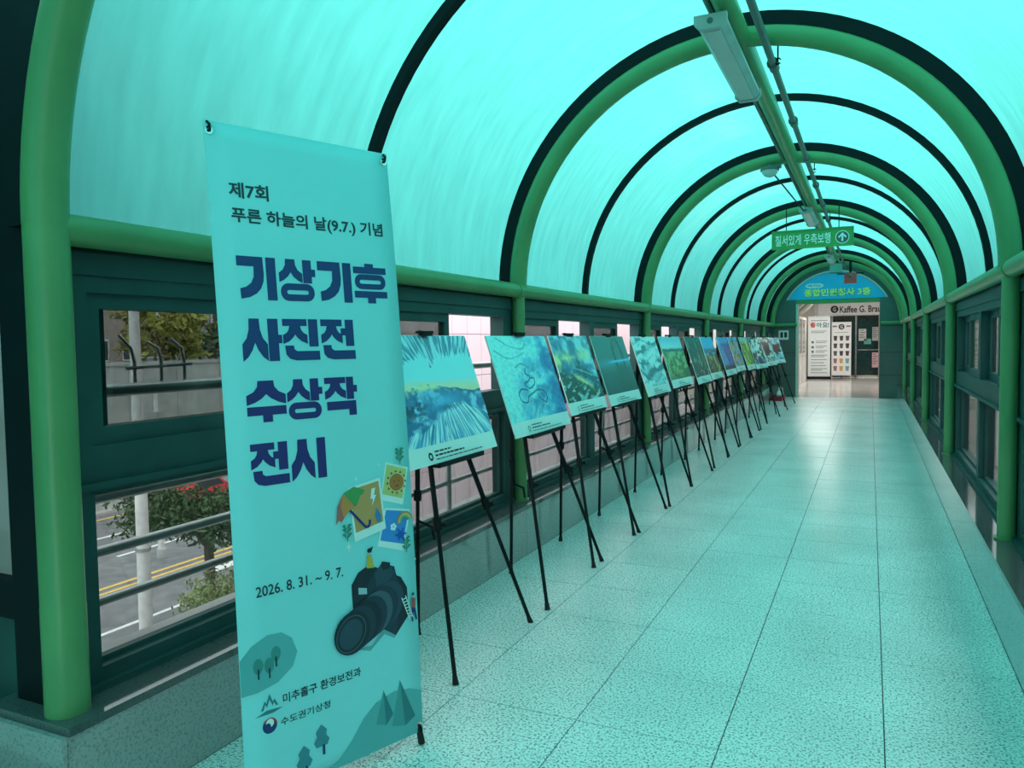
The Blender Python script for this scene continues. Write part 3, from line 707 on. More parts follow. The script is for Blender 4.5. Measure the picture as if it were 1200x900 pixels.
# ------------------------------------------------------------------ pictures (flat prints, painted by small functions)
def vnoise(U, V, seed):
    g = np.random.default_rng(seed).random((64, 64)); iu, iv = np.floor(U).astype(int), np.floor(V).astype(int)
    fu, fv = U - iu, V - iv; fu, fv = fu * fu * (3 - 2 * fu), fv * fv * (3 - 2 * fv)
    def G(a, b_): return g[a % 64, b_ % 64]
    return (G(iu, iv) * (1 - fu) + G(iu + 1, iv) * fu) * (1 - fv) + (G(iu, iv + 1) * (1 - fu) + G(iu + 1, iv + 1) * fu) * fv
def fbm(U, V, seed, o=4):
    return sum(vnoise(U * 2 ** k, V * 2 ** k, seed + k) * 0.5 ** k for k in range(o)) / (2 - 0.5 ** (o - 1))
def H(h): return np.array([int(h[i:i + 2], 16) / 255 for i in (0, 2, 4)])
def sm(a, b_, x): t = np.clip((x - a) / (b_ - a), 0, 1); return t * t * (3 - 2 * t)
def mixc(a, b_, t): return a * (1 - t[..., None]) + b_ * t[..., None]
def pic_crater(U, V):
    sky = mixc(np.broadcast_to(H('ffdcb8'), U.shape + (3,)), H('a4e6f4'), sm(.50, .64, V + .04 * U))
    c = sky
    ridge = .49 + .06 * np.exp(-((U - .40) / .15) ** 2) + .035 * np.exp(-((U - .05) / .10) ** 2) - .05 * sm(.55, .95, U) + .03 * (fbm(U * 11, V * 0, 3) - .5)
    n = fbm(U * 16, V * 16, 5, 5); m = sm(.006, -.006, V - ridge)
    rock = mixc(np.broadcast_to(H('3a6c9c'), U.shape + (3,)), H('9cc8e6'), sm(.38, .66, n))
    snow = np.exp(-(((U - .52) / .22) ** 2 + ((V - .36) / .09) ** 2)); rock = mixc(rock, H('62aee0'), snow * .85)
    dark = np.exp(-(((U - .17) / .20) ** 2 + ((V - .33) / .10) ** 2)); rock = mixc(rock, H('1f3c5c'), dark * sm(.40, .56, fbm(U * 40, V * 40, 8)))
    tip = sm(-.075, -.01, V - ridge) * (np.exp(-((U - .40) / .24) ** 2) * sm(.3, .6, n) + np.exp(-((U - .06) / .10) ** 2)); rock = mixc(rock, H('ffe6b0'), np.clip(tip * 1.5, 0, .95))
    rock = mixc(rock, H('2c5068'), sm(-.03, -.005, V - ridge) * sm(.58, .75, U) * .8)
    c = mixc(c, rock, m)
    a = np.arctan2(V - .66, (U - .55) * 1.3); rad = np.hypot(U - .55, V - .66)
    st = fbm(a * 44 + 20, rad * 4, 11, 4)
    lowe = .10 + .24 * np.exp(-((U - .66) / .26) ** 2) + .07 * sm(.75, 1, U) + .07 * (fbm(a * 18 + 5, U * 0, 21, 3) - .5); mb = sm(.012, -.012, V - lowe)
    c = mixc(c, mixc(np.broadcast_to(H('5c9cc8'), U.shape + (3,)), H('e6f6ff'), sm(.36, .66, st)), mb)
    c = mixc(c, H('2f6488'), mb * sm(.58, .72, fbm(a * 24 + 2, rad * 4, 15, 3)) * .7)
    c = mixc(c, H('2c5474'), np.exp(-(((U - .56 - .3 * (V - .30)) / .09) ** 2 + ((V - .31) / .025) ** 2)) * .7)
    b_ = np.arctan2(V - .2, (U - .62) * 1.3); r2 = np.hypot(U - .62, V - .2)
    tope = .82 - .20 * np.exp(-((U + .02) / .22) ** 2) + .16 * (fbm(b_ * 40 + 9, U * 0, 31, 3) - .55) - .12 * sm(.02, .0, np.abs(U - .52 - .25 * (V - .75)) - .012) * sm(.68, .70, V); mt = sm(-.006, .006, V - tope)
    return mixc(c, mixc(np.broadcast_to(H('4f84a4'), U.shape + (3,)), H('bfe0ec'), sm(.38, .68, fbm(b_ * 46 + 3, r2 * 5, 41, 4))), mt)
def spline(pl, n=14):
    P = [np.array(p, float) for p in pl]; P = [2 * P[0] - P[1]] + P + [2 * P[-1] - P[-2]]; out = []
    for i in range(1, len(P) - 2):
        for t in np.linspace(0, 1, n, endpoint=False):
            a, b_, c, d = P[i - 1], P[i], P[i + 1], P[i + 2]
            out.append(.5 * (2 * b_ + (c - a) * t + (2 * a - 5 * b_ + 4 * c - d) * t * t + (3 * b_ - a - 3 * c + d) * t ** 3))
    return out + [P[-2]]
def pic_ice(U, V):
    n = fbm(U * 6, V * 6, 51, 5); f = fbm(U * 34, V * 34, 55, 3)
    c = mixc(np.broadcast_to(H('a4ecf4'), U.shape + (3,)), H('4aa6d4'), sm(.25, .85, U * .62 + (n - .5) * .9 + .22 * (1 - V)))
    c = mixc(c, H('1a62a8'), sm(.70, 1.0, U + (n - .5) * .6 - .10 * V) * .85)
    c = mixc(c, H('1e5a94'), sm(.30, .62, n) * np.exp(-(((U - .55) / .22) ** 2 + ((V - .36) / .24) ** 2)) * .85)
    c = c * (.86 + .28 * f[..., None])
    lines = [[(.46, .60), (.44, .54), (.50, .50), (.46, .45), (.38, .42), (.44, .36), (.54, .40), (.56, .47), (.51, .48)], [(.40, .34), (.30, .36), (.24, .30), (.26, .22), (.34, .20), (.38, .26), (.48, .30), (.58, .33), (.68, .30), (.70, .22), (.66, .17)], [(.55, .28), (.58, .22), (.66, .16)], [(.05, .83), (.25, .73), (.52, .79)], [(.14, .97), (.30, .88), (.50, .84), (.58, .90)], [(.30, .62), (.42, .66), (.52, .60)]]
    for k, pl in enumerate(lines):
        sp = spline(pl); dist = np.full(U.shape, 9.0)
        for p in sp: dist = np.minimum(dist, np.hypot((U - p[0]) * 1.4, V - p[1]))
        c = mixc(c, H('123f6a'), np.exp(-(dist / .010) ** 2) * (.9 if k < 3 else .45))
        if k < 3: c = mixc(c, H('9cdcec'), np.exp(-((dist - .024) / .008) ** 2) * .35)
    st = fbm(U * 40 - V * 26, V * 8, 71); return np.clip(mixc(c, H('c4ecf4'), sm(.50, .72, st) * np.exp(-(((U - .34) / .26) ** 2 + ((V - .06) / .16) ** 2)) * .85), 0, 1)
def pic_terrace(U, V):
    n = fbm(U * 6, V * 6, 81, 5); f = fbm(U * 22, V * 22, 83, 4)
    c = mixc(np.broadcast_to(H('2f6f9c'), U.shape + (3,)), H('a8d8e4'), sm(.35, .7, n))
    c = mixc(c, H('ffeaa0'), np.clip(np.exp(-((V - .66 - .10 * (U - .4)) / .10) ** 2) * (1.3 - U) * sm(.2, .5, n), 0, 1))
    r = .30 + .34 * np.exp(-np.abs(U - .55) / .22) + .05 * (fbm(U * 14, V * 0, 85) - .5)
    c = mixc(c, mixc(np.broadcast_to(H('1c4258'), U.shape + (3,)), H('4a86a0'), sm(.45, .7, f)), sm(.01, -.01, V - r))
    low = sm(.02, -.02, V - (.46 - .36 * U)); ter = fbm(U * 6 + V * 10, V * 16 - U * 8, 91)
    c = mixc(c, mixc(np.broadcast_to(H('16302a'), U.shape + (3,)), H('9cc0c4'), sm(.45, .66, ter)), low)
    c = mixc(c, H('ffe296'), np.exp(-((V - (.40 - .55 * (U - .35))) / .05) ** 2) * sm(.25, .4, U) * sm(1.0, .7, U) * sm(.3, .55, n) * .9)
    c = mixc(c, H('8fd0e8'), np.exp(-((V - (.50 - .30 * (U - .4))) / .012) ** 2) * sm(.3, .5, U) * .8)
    return mixc(c, H('14261f'), sm(.42, .58, fbm(U * 9, V * 9, 95)) * sm(.34, .05, U) * sm(.62, .4, V) * .9)
def pic_dark(U, V):
    n = fbm(U * 4, V * 4, 101); c = mixc(np.broadcast_to(H('2a6a6a'), U.shape + (3,)), H('1a4648'), sm(.5, .3, V) * .8 + n * .2)
    arch = np.abs(np.abs(U - .70 - .10 * (1 - V)) - .0); c = mixc(c, H('0a2228'), sm(.05, .02, np.abs(np.abs(U - .66) - .13 * np.sqrt(np.clip(1 - ((V - .62) / .34).clip(0, 1) ** 2, 0, 1)))) * sm(.98, .94, V) * .8)
    c = mixc(c, H('20403c'), sm(.12, .10, np.abs(U - .66)) * sm(.5, .48, V) * .7)
    return mixc(c, H('5ab4f4'), np.exp(-((V - .53 - .04 * U) / .018) ** 2) * sm(.1, .5, U) + .25 * np.exp(-((V - .53) / .06) ** 2))
def pic_snow(U, V):
    n = fbm(U * 5, V * 5, 111); w = fbm(U * 3 + n * 2.5, V * 9 + n * 3, 121, 4)
    c = mixc(np.broadcast_to(H('dff2f4'), U.shape + (3,)), H('8fbccc'), sm(.45, .62, w)); return mixc(c, H('2f5a6c'), sm(.60, .72, w) * .8)
def pic_field(U, V):
    n = fbm(U * 12, V * 12, 131, 5); c = mixc(np.broadcast_to(H('bfe2ec'), U.shape + (3,)), H('7fc4e0'), sm(.7, 1, V))
    c = mixc(c, mixc(np.broadcast_to(H('4a7038'), U.shape + (3,)), H('a8b878'), sm(.35, .7, n)), sm(.01, -.01, V - .64))
    c = mixc(c, H('1c3a30'), np.exp(-((V - .66 - .03 * fbm(U * 16, V * 0, 133)) / .035) ** 2)); return mixc(c, H('46582c'), sm(.25, .0, V) * .6)
def pic_forest(U, V):
    n = fbm(U * 10, V * 5, 141, 5); c = mixc(np.broadcast_to(H('12342c'), U.shape + (3,)), H('4a8a74'), sm(.45, .75, n)); return mixc(c, H('b8dcdc'), sm(.6, .72, fbm(U * 20, V * 16, 145)) * sm(.55, .2, V) * .7)
def pic_cliff(U, V):
    n = fbm(U * 7, V * 7, 151, 5); c = np.broadcast_to(H('48b4f0'), U.shape + (3,)); c = mixc(c, mixc(np.broadcast_to(H('4c4028'), U.shape + (3,)), H('b0986a'), sm(.4, .65, n)), sm(.03, -.03, V - .52 + .2 * (n - .5)))
    return mixc(c, H('1f4a5c'), np.exp(-((V - .60) / .06) ** 2) * .8)
def pic_blue(U, V):
    n = fbm(U * 4, V * 4, 161); c = mixc(np.broadcast_to(H('1c58b0'), U.shape + (3,)), H('4a9cdc'), sm(.75, .85, V)); d = np.abs((U - .12) - .55 * (.85 - V))
    c = mixc(c, H('e0f0ff'), np.exp(-(d / .022) ** 2) * sm(.12, .3, V)); c = mixc(c, H('6ab4e8'), sm(.0, -.1, (U - .12) - .55 * (.85 - V)) * .6); return mixc(c, H('1a3c44'), sm(.22, .12, V + .1 * n))
def pic_autumn(U, V):
    n = fbm(U * 6, V * 6, 171, 5); c = mixc(np.broadcast_to(H('5aa8dc'), U.shape + (3,)), H('e08a3c'), sm(.45, .62, n) * sm(.9, .6, V)); return mixc(c, H('3a5a2c'), sm(.55, .7, fbm(U * 8, V * 8, 175)) * .8)
def pic_green(U, V):
    n = fbm(U * 5 + V * 3, V * 5, 181, 5); c = mixc(np.broadcast_to(H('3c8a34'), U.shape + (3,)), H('c8dc50'), sm(.45, .7, n)); return mixc(c, H('7fd0c8'), sm(.72, .9, V))
def pic_frost(U, V):
    n = fbm(U * 9, V * 9, 191, 5); c = mixc(np.broadcast_to(H('22343a'), U.shape + (3,)), H('dfe8ea'), sm(.42, .60, n)); return mixc(c, H('2c5c80'), sm(.35, .1, V) * .6)
def pic_river(U, V):
    n = fbm(U * 7, V * 7, 201, 5); c = mixc(np.broadcast_to(H('c8d4d4'), U.shape + (3,)), H('3c4848'), sm(.45, .6, n)); d = np.hypot((U - .45) / .3, (V - .55) / .3); c = mixc(c, H('0c1010'), sm(1.1, .8, d)); return mixc(c, H('f0f6f6'), sm(.58, .66, fbm(U * 12, V * 12, 205)) * sm(.4, .2, V))
def pic_lake(U, V):
    n = fbm(U * 6, V * 6, 211); c = mixc(np.broadcast_to(H('3c94b4'), U.shape + (3,)), H('a8dce8'), sm(.4, .7, n)); d = np.maximum(np.abs(U - .5) / .34, np.abs(V - .48) / .22); c = mixc(c, H('0a1416'), sm(1.1, .9, d + .3 * (n - .5))); return mixc(c, H('e8f6f6'), np.exp(-((V - .30) / .03) ** 2) * sm(.4, .55, n))

def picture_mesh(fn, w, h, nx, ny):
    U, V = np.meshgrid(np.linspace(0, 1, nx), np.linspace(0, 1, ny)); col = np.clip(fn(U, V), 0, 1)
    col = np.clip(col * 1.07, 0, 1); col = np.where(col <= 0.04045, col / 12.92, ((col + 0.055) / 1.055) ** 2.4)
    vs_ = np.stack([(U - .5) * w, V * h, np.zeros_like(U)], -1).reshape(-1, 3)
    i = (np.arange(ny - 1)[:, None] * nx + np.arange(nx - 1)[None, :]).ravel(); fs = np.stack([i, i + 1, i + nx + 1, i + nx], -1)
    me = bpy.data.meshes.new('picture'); me.from_pydata(vs_.tolist(), [], fs.tolist())
    at = me.color_attributes.new('print', 'FLOAT_COLOR', 'POINT'); at.data.foreach_set('color', np.concatenate([col.reshape(-1, 3), np.ones((nx * ny, 1))], 1).astype(np.float32).ravel())
    me.materials.append(M['print']); return me

PICS = [
 (3.50, pic_crater, 'frosty mountain crater under a pale yellow dawn sky', 0.0),
 (4.72, pic_ice, 'aerial view of a blue frozen river bend', 0.0),
 (5.64, pic_terrace, 'sunlit yellow clouds over dark mountain terraces', 0.0),
 (6.63, pic_dark, 'dark teal scene with one thin bright blue streak', 0.0),
 (7.83, pic_snow, 'white snow ridges with dark wavy lines', 0.0),
 (8.95, pic_field, 'pale sky over a wide green field', 0.0),
 (10.25, pic_forest, 'dark green forest', 0.0),
 (11.20, pic_cliff, 'bright blue sky over a brown cliff', 0.0),
 (12.45, pic_blue, 'deep blue scene with a white diagonal line', 0.0),
 (13.45, pic_autumn, 'orange and blue autumn scene', 0.0),
 (14.70, pic_green, 'bright yellow green hillside', 0.0),
 (16.20, pic_frost, 'grey and white frosted trees', 0.10),
 (17.85, pic_river, 'dark rocks with white patches', 0.12),
 (19.75, pic_lake, 'black shape against a teal background', 0.14)]
easel0 = make_easel()
BWS = [(.96, -.02), (.95, -.01), (.83, .04), (.93, .035), (.93, .03), (1.04, .05), (.90, .02), (.86, .03), (.95, .03), (.90, .05), (.95, .03), (.95, .0), (.95, .0), (.95, .0)]
BDW, BDH, XB0, ZB0, XB1, ZB1 = 0.945, 0.655, -1.955, 1.025, -2.155, 1.65
NTH = ['nearest the tall banner', 'second from the tall banner', 'third from the tall banner', 'fourth from the tall banner', 'fifth from the tall banner', 'sixth from the tall banner', 'seventh from the tall banner', 'seventh from the far doorway', 'sixth from the far doorway', 'fifth from the far doorway', 'fourth from the far doorway', 'third from the far doorway', 'second from the far doorway', 'nearest the far doorway']
for i, (yc, fn, lab, yaw) in enumerate(PICS):
    e = easel0 if i == 0 else copy_tree(easel0)
    e.location = (-1.75, yc + 0.02, 0.0); e.rotation_euler = (0, 0, -yaw + (0.0, .02, -.02)[i % 3])
    bw, dz = BWS[i]
    e.scale = (1, 0.80 if i == 0 else 1.0, 1)
    for ch in e.children:
        if ch.name.startswith('tray'): ch.location.z = dz; ch.location.x = -dz * .3
    tag(e, 'black folding tripod easel, ' + NTH[i] + ', holding a photo board', 'easel', 'black easels along the window wall')
    bd = thing('photo_board', 'photo board with white caption strip showing ' + lab, 'photo', group='photo boards on the easels')
    u = Vector((math.sin(yaw), math.cos(yaw), 0)); nrm = Vector((math.cos(yaw), -math.sin(yaw), 0)); lean = math.atan2(XB0 - XB1, ZB1 - ZB0)
    v = Vector((0, 0, math.cos(lean))) - nrm * math.sin(lean)
    bh = BDH - dz
    frame_axes(bd, (XB0, yc, ZB0 + dz), u, v)
    MB().box(-bw / 2, bw / 2, 0, bh, -0.008, 0).build('panel', M['board'], bd)
    cap = 0.095
    nx = 240 if i < 2 else 150 if i < 3 else (90 if i < 6 else 50)
    pm = link('picture', picture_mesh(fn, bw - .004, bh - cap - .002, nx, int(nx * .7)), bd); pm.location = (0, cap, 0.0012)
    cp = MB(); rg_ = random.Random(i)
    for (yy, hh, x1_) in ((.056, .008, -.03), (.036, .009, .10), (.018, .005, .30)):
        x_ = -.20
        while x_ < x1_:
            w_ = rg_.uniform(.012, .05); cp.poly([(x, y, .0012) for x, y in rect(x_, yy, min(x_ + w_, x1_), yy + hh)]); x_ += w_ + .007
    cp.build('caption_print', M['print_ink'] if i < 1 else ink('grey_print', '4a5a5c'), bd, fix=False)
    if i < 4:
        rg = ring(.010, .021, cx=-.245, cy=.040, z=.0014).build('round_seal_print', M['print_ink'] if i == 0 else ink('pale_seal', '9ab8b4'), bd, fix=False)

# small red box on the floor behind the last easels
t = thing('red_box', 'low red box holding small white bundles behind the last easels', 'box', (-2.18, 21.4, 0))
MB().box(-.13, .13, -.45, .45, 0.0, .012).box(-.13, -.115, -.45, .45, .012, .12).box(.115, .13, -.45, .45, .012, .12).box(-.115, .115, -.45, -.435, .012, .12).box(-.115, .115, .435, .45, .012, .12).build('tray', M['red'], t)
for yy, zz, r in ((-.25, .15, .07), (0, .17, .08), (.2, .26, .07), (.3, .15, .08)): MB().ball((0.02, yy, zz), r, 8, 5, 1.2).build('white_bundle', M['white'], t, smooth=True)

# ------------------------------------------------------------------ end wall with doorway, blue sign
ew = sempty('wall_end', 'dark teal metal panelled piers around the far doorway', (0, YEND, 0))
for x0, x1 in ((-2.62, -1.86), (0.225, 0.92)):
    for z0, z1 in ((0.0, 0.62), (0.62, 1.22), (1.22, 1.92), (1.92, 2.67)):
        MB().box(x0, x1, 0.0, 0.28, z0 + .004, z1 - .004).build('panel', M['pilaster'], ew)
    MB().box(x0 + .01, x1 - .01, 0.012, 0.27, 0, 2.66).build('core', M['band'], ew)
MB().box(-1.86, 0.225, 0.0, 0.28, 2.56, 2.67).build('lintel', M['tube'], ew)
MB().box(-1.86, -1.80, -0.02, 0.30, 0, 2.56).build('jamb', M['cream'], ew)
def lunette(r0, zc, y0, y1, n=32):
    a0 = math.asin(min(1, (zc - ZC) / r0))
    return [(XC - r0 * math.cos(a0 + (math.pi - 2 * a0) * i / n), ZC + r0 * math.sin(a0 + (math.pi - 2 * a0) * i / n)) for i in range(n + 1)]
MB().prism([(x, z) for x, z in lunette(RS, 2.67, 0, 0)], 'y', 0.10, 0.16).build('gable', M['pilaster'], ew)
for s_, x in ((1, XL), (-1, XR)):
    MB().sweep([(x, -.03, 2.0), (x + s_ * .62 * (1 if s_ > 0 else .82), -.03, 2.0)], .045, 12).build('pier_rail', M['tube'], ew, smooth=True)
bs = thing('arched_sign', 'blue half-round sign with yellow lettering over the far doorway', 'sign')
frame_axes(bs, (XC, YEND + 0.08, 2.675), (1, 0, 0), (0, 0, 1))
lp = [(x - XC, z - 2.675) for x, z in lunette(1.42, 2.68, 0, 0)]
b = MB().prism(lp, 'z', -0.02, 0.03); b.build('panel', M['sign_blue'], bs)
bb = MB().sweep([(x, z, .03) for x, z in lp], .022, 8); bb.build('edge_trim', M['cream'], bs, smooth=True)
YEL = ink('yellow_green_letters', 'ffff90'); 
text_flat('lettering', '종합민원청사 3층', .2, ink('lime_shadow', '2f7f3a'), bs, -.785, .075, .0325, width=1.66, height=.20, offset=.006)
text_flat('lettering', '종합민원청사 3층', .2, YEL, bs, -.80, .085, .035, width=1.66, height=.20, offset=.007)
bpolyp = [(-.54 + .14 * math.cos(a) + (.09 if math.cos(a) > 0 else -.09), .375 + .065 * math.sin(a), .034) for a in np.linspace(0, 2 * math.pi, 28, endpoint=False)]
MB().poly(bpolyp).build('speech_bubble', WHT, bs, fix=False)
text_flat('lettering', '여기는', .1, ink('blue_letters', '2f7fc0'), bs, -.71, .338, .037, width=.34, height=.08, offset=.002)
t = thing('red_alarm_box', 'small dull red box fixed before the blue sign', 'alarm', (-0.48, 22.0, 3.04))
MB().prism([(-.15, .0), (.15, 0), (.15, .24), (.10, .28), (-.10, .28), (-.15, .24)], 'y', 0, .1).build('box', mat('dull_red', (.65, .07, .06), .5), t)
MB().box(-.32, .32, .04, .06, .24, .27).build('bracket', M['band'], t); MB().ball((0, -.01, .20), .05).build('lens', M['pipe'], t, smooth=True)
MB().box(-.03, .03, .03, .07, .27, .58).build('arm', M['band'], t)
t = thing('junction_box', 'teal grey box at the end of the ridge beam before the blue sign', 'box', (-0.79, 21.0, 3.24))
MB().box(-.14, .14, 0, .2, 0, .26).build('body', M['pilaster'], t); MB().box(-.145, .145, -.012, 0, .02, .24).build('cover', mat('teal_cover', (.2, .42, .38), .4), t)
MB().box(-.05, .05, .05, .15, .26, .30).build('mount', M['band'], t)
t = thing('wall_notice', 'small white framed notice on the dark pier behind the last easel', 'notice', (-2.18, 22.575, 1.72))
MB().box(-.13, .13, 0, .02, -.13, .13).build('plate', M['white'], t)
MB().box(-.085, -.015, -.003, 0, -.07, .08).box(.02, .09, -.003, 0, -.07, .08).build('pictogram', M['print_ink'], t)

# ------------------------------------------------------------------ lobby beyond the doorway
lb = MB().box(-5.2, 3.2, YEND, 36.5, -0.25, -0.002).build('floor_lobby', M['lobby_floor']); struct(lb, 'polished lobby floor beyond the far doorway')
lc = MB().box(-5.2, 3.2, YEND + .3, 36.5, 3.45, 3.6).build('ceiling_lobby', M['white']); struct(lc, 'white lobby ceiling beyond the doorway')
for nm, x0, x1, lab in (('wall_lobby_left', -5.3, -5.2, 'plain left wall of the lobby'), ('wall_lobby_right', 3.2, 3.3, 'plain right wall of the lobby')):
    w_ = MB().box(x0, x1, YEND + .3, 36.5, 0, 3.5).build(nm, M['cream']); struct(w_, lab)
w_ = MB().box(-5.2, -2.6, YEND + .28, YEND + .33, 0, 3.5).box(.92, 3.2, YEND + .28, YEND + .33, 0, 3.5).box(-2.6, .92, YEND + .28, YEND + .33, 2.67, 3.8).build('wall_lobby_front', M['cream']); struct(w_, 'lobby wall around the doorway')
for i, (x, y) in enumerate(((-1.6, 26.0), (-1.6, 30.5), (0.8, 28.2))):
    t = thing('lobby_light', ('white square light panel in the lobby ceiling just past the doorway', 'white square light panel in the lobby ceiling above the standing signs', 'white square light panel in the lobby ceiling off to the side')[i], 'light', (x, y, 3.395), 'lobby ceiling lights')
    MB().box(-.62, .62, -.62, .62, .02, .05).build('housing', M['white'], t)
    MB().box(-.58, .58, -.58, .58, 0.0, .02).build('diffuser', emit_mat('lit_diffuser', (1, .97, .93), 19), t)
# cafe front
cf = sempty('wall_cafe', 'dark glazed cafe front with white sign band beyond the doorway', (0, 34.3, 0))
MB().box(-2.1, 3.2, 0.0, .1, 0.06, 2.52).build('glass_front', M['dark_glass'], cf)
MB().box(-5.2, -2.1, 0.0, .1, 0, 3.45).build('side_wall', M['cream'], cf)
MB().box(-2.1, 3.2, -.06, .1, 3.08, 3.45).build('bulkhead', M['white'], cf)
MB().box(-2.1, 3.2, 0.02, .1, 2.50, 3.10).build('backing', M['white'], cf)
for x in (-1.42, -.52, .34, 1.3): MB().box(x - .03, x + .03, -.03, 0, 0, 2.52).build('mullion', M['lamp_body'], cf)
MB().box(-2.1, 3.2, -.03, 0.0, 0, .10).build('kick_plate', M['cream'], cf)
MB().sweep([(-.45, -.07, 1.13), (.32, -.07, 1.13)], .02, 8).build('push_bar', M['chrome'], cf, smooth=True)
for x in (-.44, .31): MB().box(x - .01, x + .01, -.07, 0, 1.12, 1.14).build('bar_bracket', M['chrome'], cf)
sb = thing('cafe_sign', 'white band sign with black lettering above the cafe front', 'sign')
frame_axes(sb, (-1.95, 34.22, 2.55), (1, 0, 0), (0, 0, 1))
MB().box(0, 4.6, 0, .52, -.05, 0).build('panel', mat('white_sign_panel', (.95, .95, .95), .4, var=.02), sb)
for z in (.10, .21, .32, .43): MB().box(0, 4.6, z - .004, z + .004, 0, .005).build('rib', M['white'], sb)
text_flat('lettering', 'Kaffee G. Brau', .3, M['print_ink'], sb, .82, .10, .012, width=1.52, height=.27, offset=.006)
MB().poly([(.62 + .15 * math.cos(a), .25 + .15 * math.sin(a), .010) for a in np.linspace(0, 2 * math.pi, 28, endpoint=False)]).build('round_logo', M['print_ink'], sb, fix=False)
text_flat('lettering', 'G', .2, M['white'], sb, .56, .17, .013, width=.12, height=.16, offset=.004)
def paper(x0, x1, z0, z1, col, label, lines=4):
    t = thing('paper_notice', label, 'notice'); frame_axes(t, (x0, 34.265, z0), (1, 0, 0), (0, 0, 1))
    MB().box(0, x1 - x0, 0, z1 - z0, -.004, 0).build('sheet', col, t)
    w, h = x1 - x0, z1 - z0; b = MB()
    for i in range(lines): b.poly([(x, y, .002) for x, y in rect(w * .12, h * (.86 - .78 * i / lines), w * (.88 if i % 2 else .7), h * (.92 - .78 * i / lines))])
    b.build('print_lines', ink('grey_print2', '6a7070'), t, fix=False)
paper(-.42, -.14, 1.50, 1.98, M['white'], 'white paper notice taped on the dark cafe glass')
paper(-.22, .04, 1.36, 1.58, ink('teal_paper', '6ab8a8'), 'teal paper notice taped on the dark cafe glass', 2)
paper(.08, .30, 1.50, 2.05, ink('grey_paper', 'b8bcb8'), 'grey paper notice on the cafe glass beside the pier', 5)
paper(.08, .30, .42, 1.02, ink('pink_paper', 'e8b8c0'), 'pink paper notice low on the cafe glass', 5)
# welcome banner
t = thing('welcome_banner', 'tall white standing banner with red and green heading in the lobby', 'banner')
frame_axes(t, (-1.84, 33.0, .10), (1, .06, 0), (0, 0, 1))
MB().box(-.41, .41, 0, 2.38, -.006, 0).build('sheet', mat('pale_banner_sheet', (.74, .80, .80), .6, var=.03), t)
text_flat('heading', '좋', .3, ink('red_print', 'c0392b'), t, -.33, 1.95, .002, width=.2, height=.2, offset=.012)
text_flat('heading', '아', .3, ink('green_head', '2f8a5a'), t, -.10, 1.95, .002, width=.2, height=.2, offset=.01)
text_flat('heading', '요!', .3, ink('teal_head', '2a6f8a'), t, .12, 1.95, .002, width=.24, height=.2, offset=.01)
b = MB()
for i, (y, x0, x1) in enumerate([(2.22, -.30, .30), (1.80, -.30, .28), (1.74, -.30, .20), (1.40, -.12, .30), (1.34, -.12, .24), (1.20, -.12, .28), (1.14, -.12, .16), (1.02, -.12, .3), (.96, -.12, .2), (.84, -.3, .3), (.78, -.3, .2), (.66, -.3, .28), (.54, -.3, .18), (.42, -.3, .25), (.30, -.3, .3), (.24, -.3, .1), (.14, -.3, .3)]):
    b.poly([(x, yy, .002) for x, yy in rect(x0, y, x1, y + .022)])
b.build('print_lines', ink('grey_print2', '6a7070'), t, fix=False)
for y in (1.37, 1.17, .99): MB().poly([(-.24 + .05 * math.cos(a), y + .05 * math.sin(a), .002) for a in np.linspace(0, 6.28, 16, endpoint=False)]).build('round_icon', ink('icon_grey', '5a6468'), t, fix=False)
MB().box(-.44, .44, -.10, -.0, -.1, .08).build('base_case', M['black'], t); MB().sweep([(0, 0, -.05), (0, 2.36, -.05)], .012, 8).build('pole', M['chrome'], t)
MB().box(-.42, .42, 2.37, 2.40, -.015, .012).build('top_bar', M['chrome'], t)
# menu board
t = thing('menu_banner', 'white standing menu sign with rows of small cups in the lobby', 'banner')
frame_axes(t, (-1.03, 33.2, .14), (1, 0, 0), (0, .04, 1))
MB().box(-.36, .36, 0, 2.12, -.006, 0).build('sheet', mat('white_menu_sheet', (.80, .80, .80), .6, var=.02), t)
cup = MB().poly([(-.05, .0, .002), (.05, 0, .002), (.065, .15, .002), (-.065, .15, .002)]).poly([(-.075, .15, .0022), (.075, .15, .0022), (.06, .19, .0022), (-.06, .19, .0022)])
for r in range(5):
    for c in range(3):
        cm = cup.mesh('cup_print', ink(('cup_dark', 'cup_brown', 'cup_grey')[(r + c) % 3] if r < 3 else ('cup_red', 'cup_orange', 'cup_teal')[c], (('3c3836', '4a3a30', '50545a')[(r + c) % 3]) if r < 3 else ('a06a5a', 'd0a050', '6aa0a8')[c]), fix=False)
        o = link('cup_print', cm, t); o.location = (-.22 + .22 * c, 1.38 - .30 * r, 0)
MB().poly([(.11 * math.cos(a), 1.93 + .11 * math.sin(a), .002) for a in np.linspace(0, 6.28, 24, endpoint=False)]).build('logo_print', M['print_ink'], t, fix=False)
text_flat('lettering', 'G', .2, M['white'], t, -.05, 1.87, .004, width=.1, height=.12, offset=.003)
b = MB()
for x in (-.25, .25): b.poly([(x + dx, 1.95 + dy, .002) for dx, dy in rect(-.08, -.03, .08, .03)])
b.poly([(x, y, .002) for x, y in rect(-.25, 1.70, .25, 1.715)]); b.build('print_lines', ink('grey_print2', '6a7070'), t, fix=False)
for x in (-.34, .34): MB().sweep([(x, -.14, .0), (x, 2.12, -.02)], .012, 8).build('frame_leg', M['white'], t)
MB().sweep([(0, -.14, -.5), (0, 1.2, -.03)], .012, 8).build('rear_leg', M['black'], t)
MB().box(-.34, .34, -.06, -.03, -.03, -.005).build('crossbar', M['black'], t)
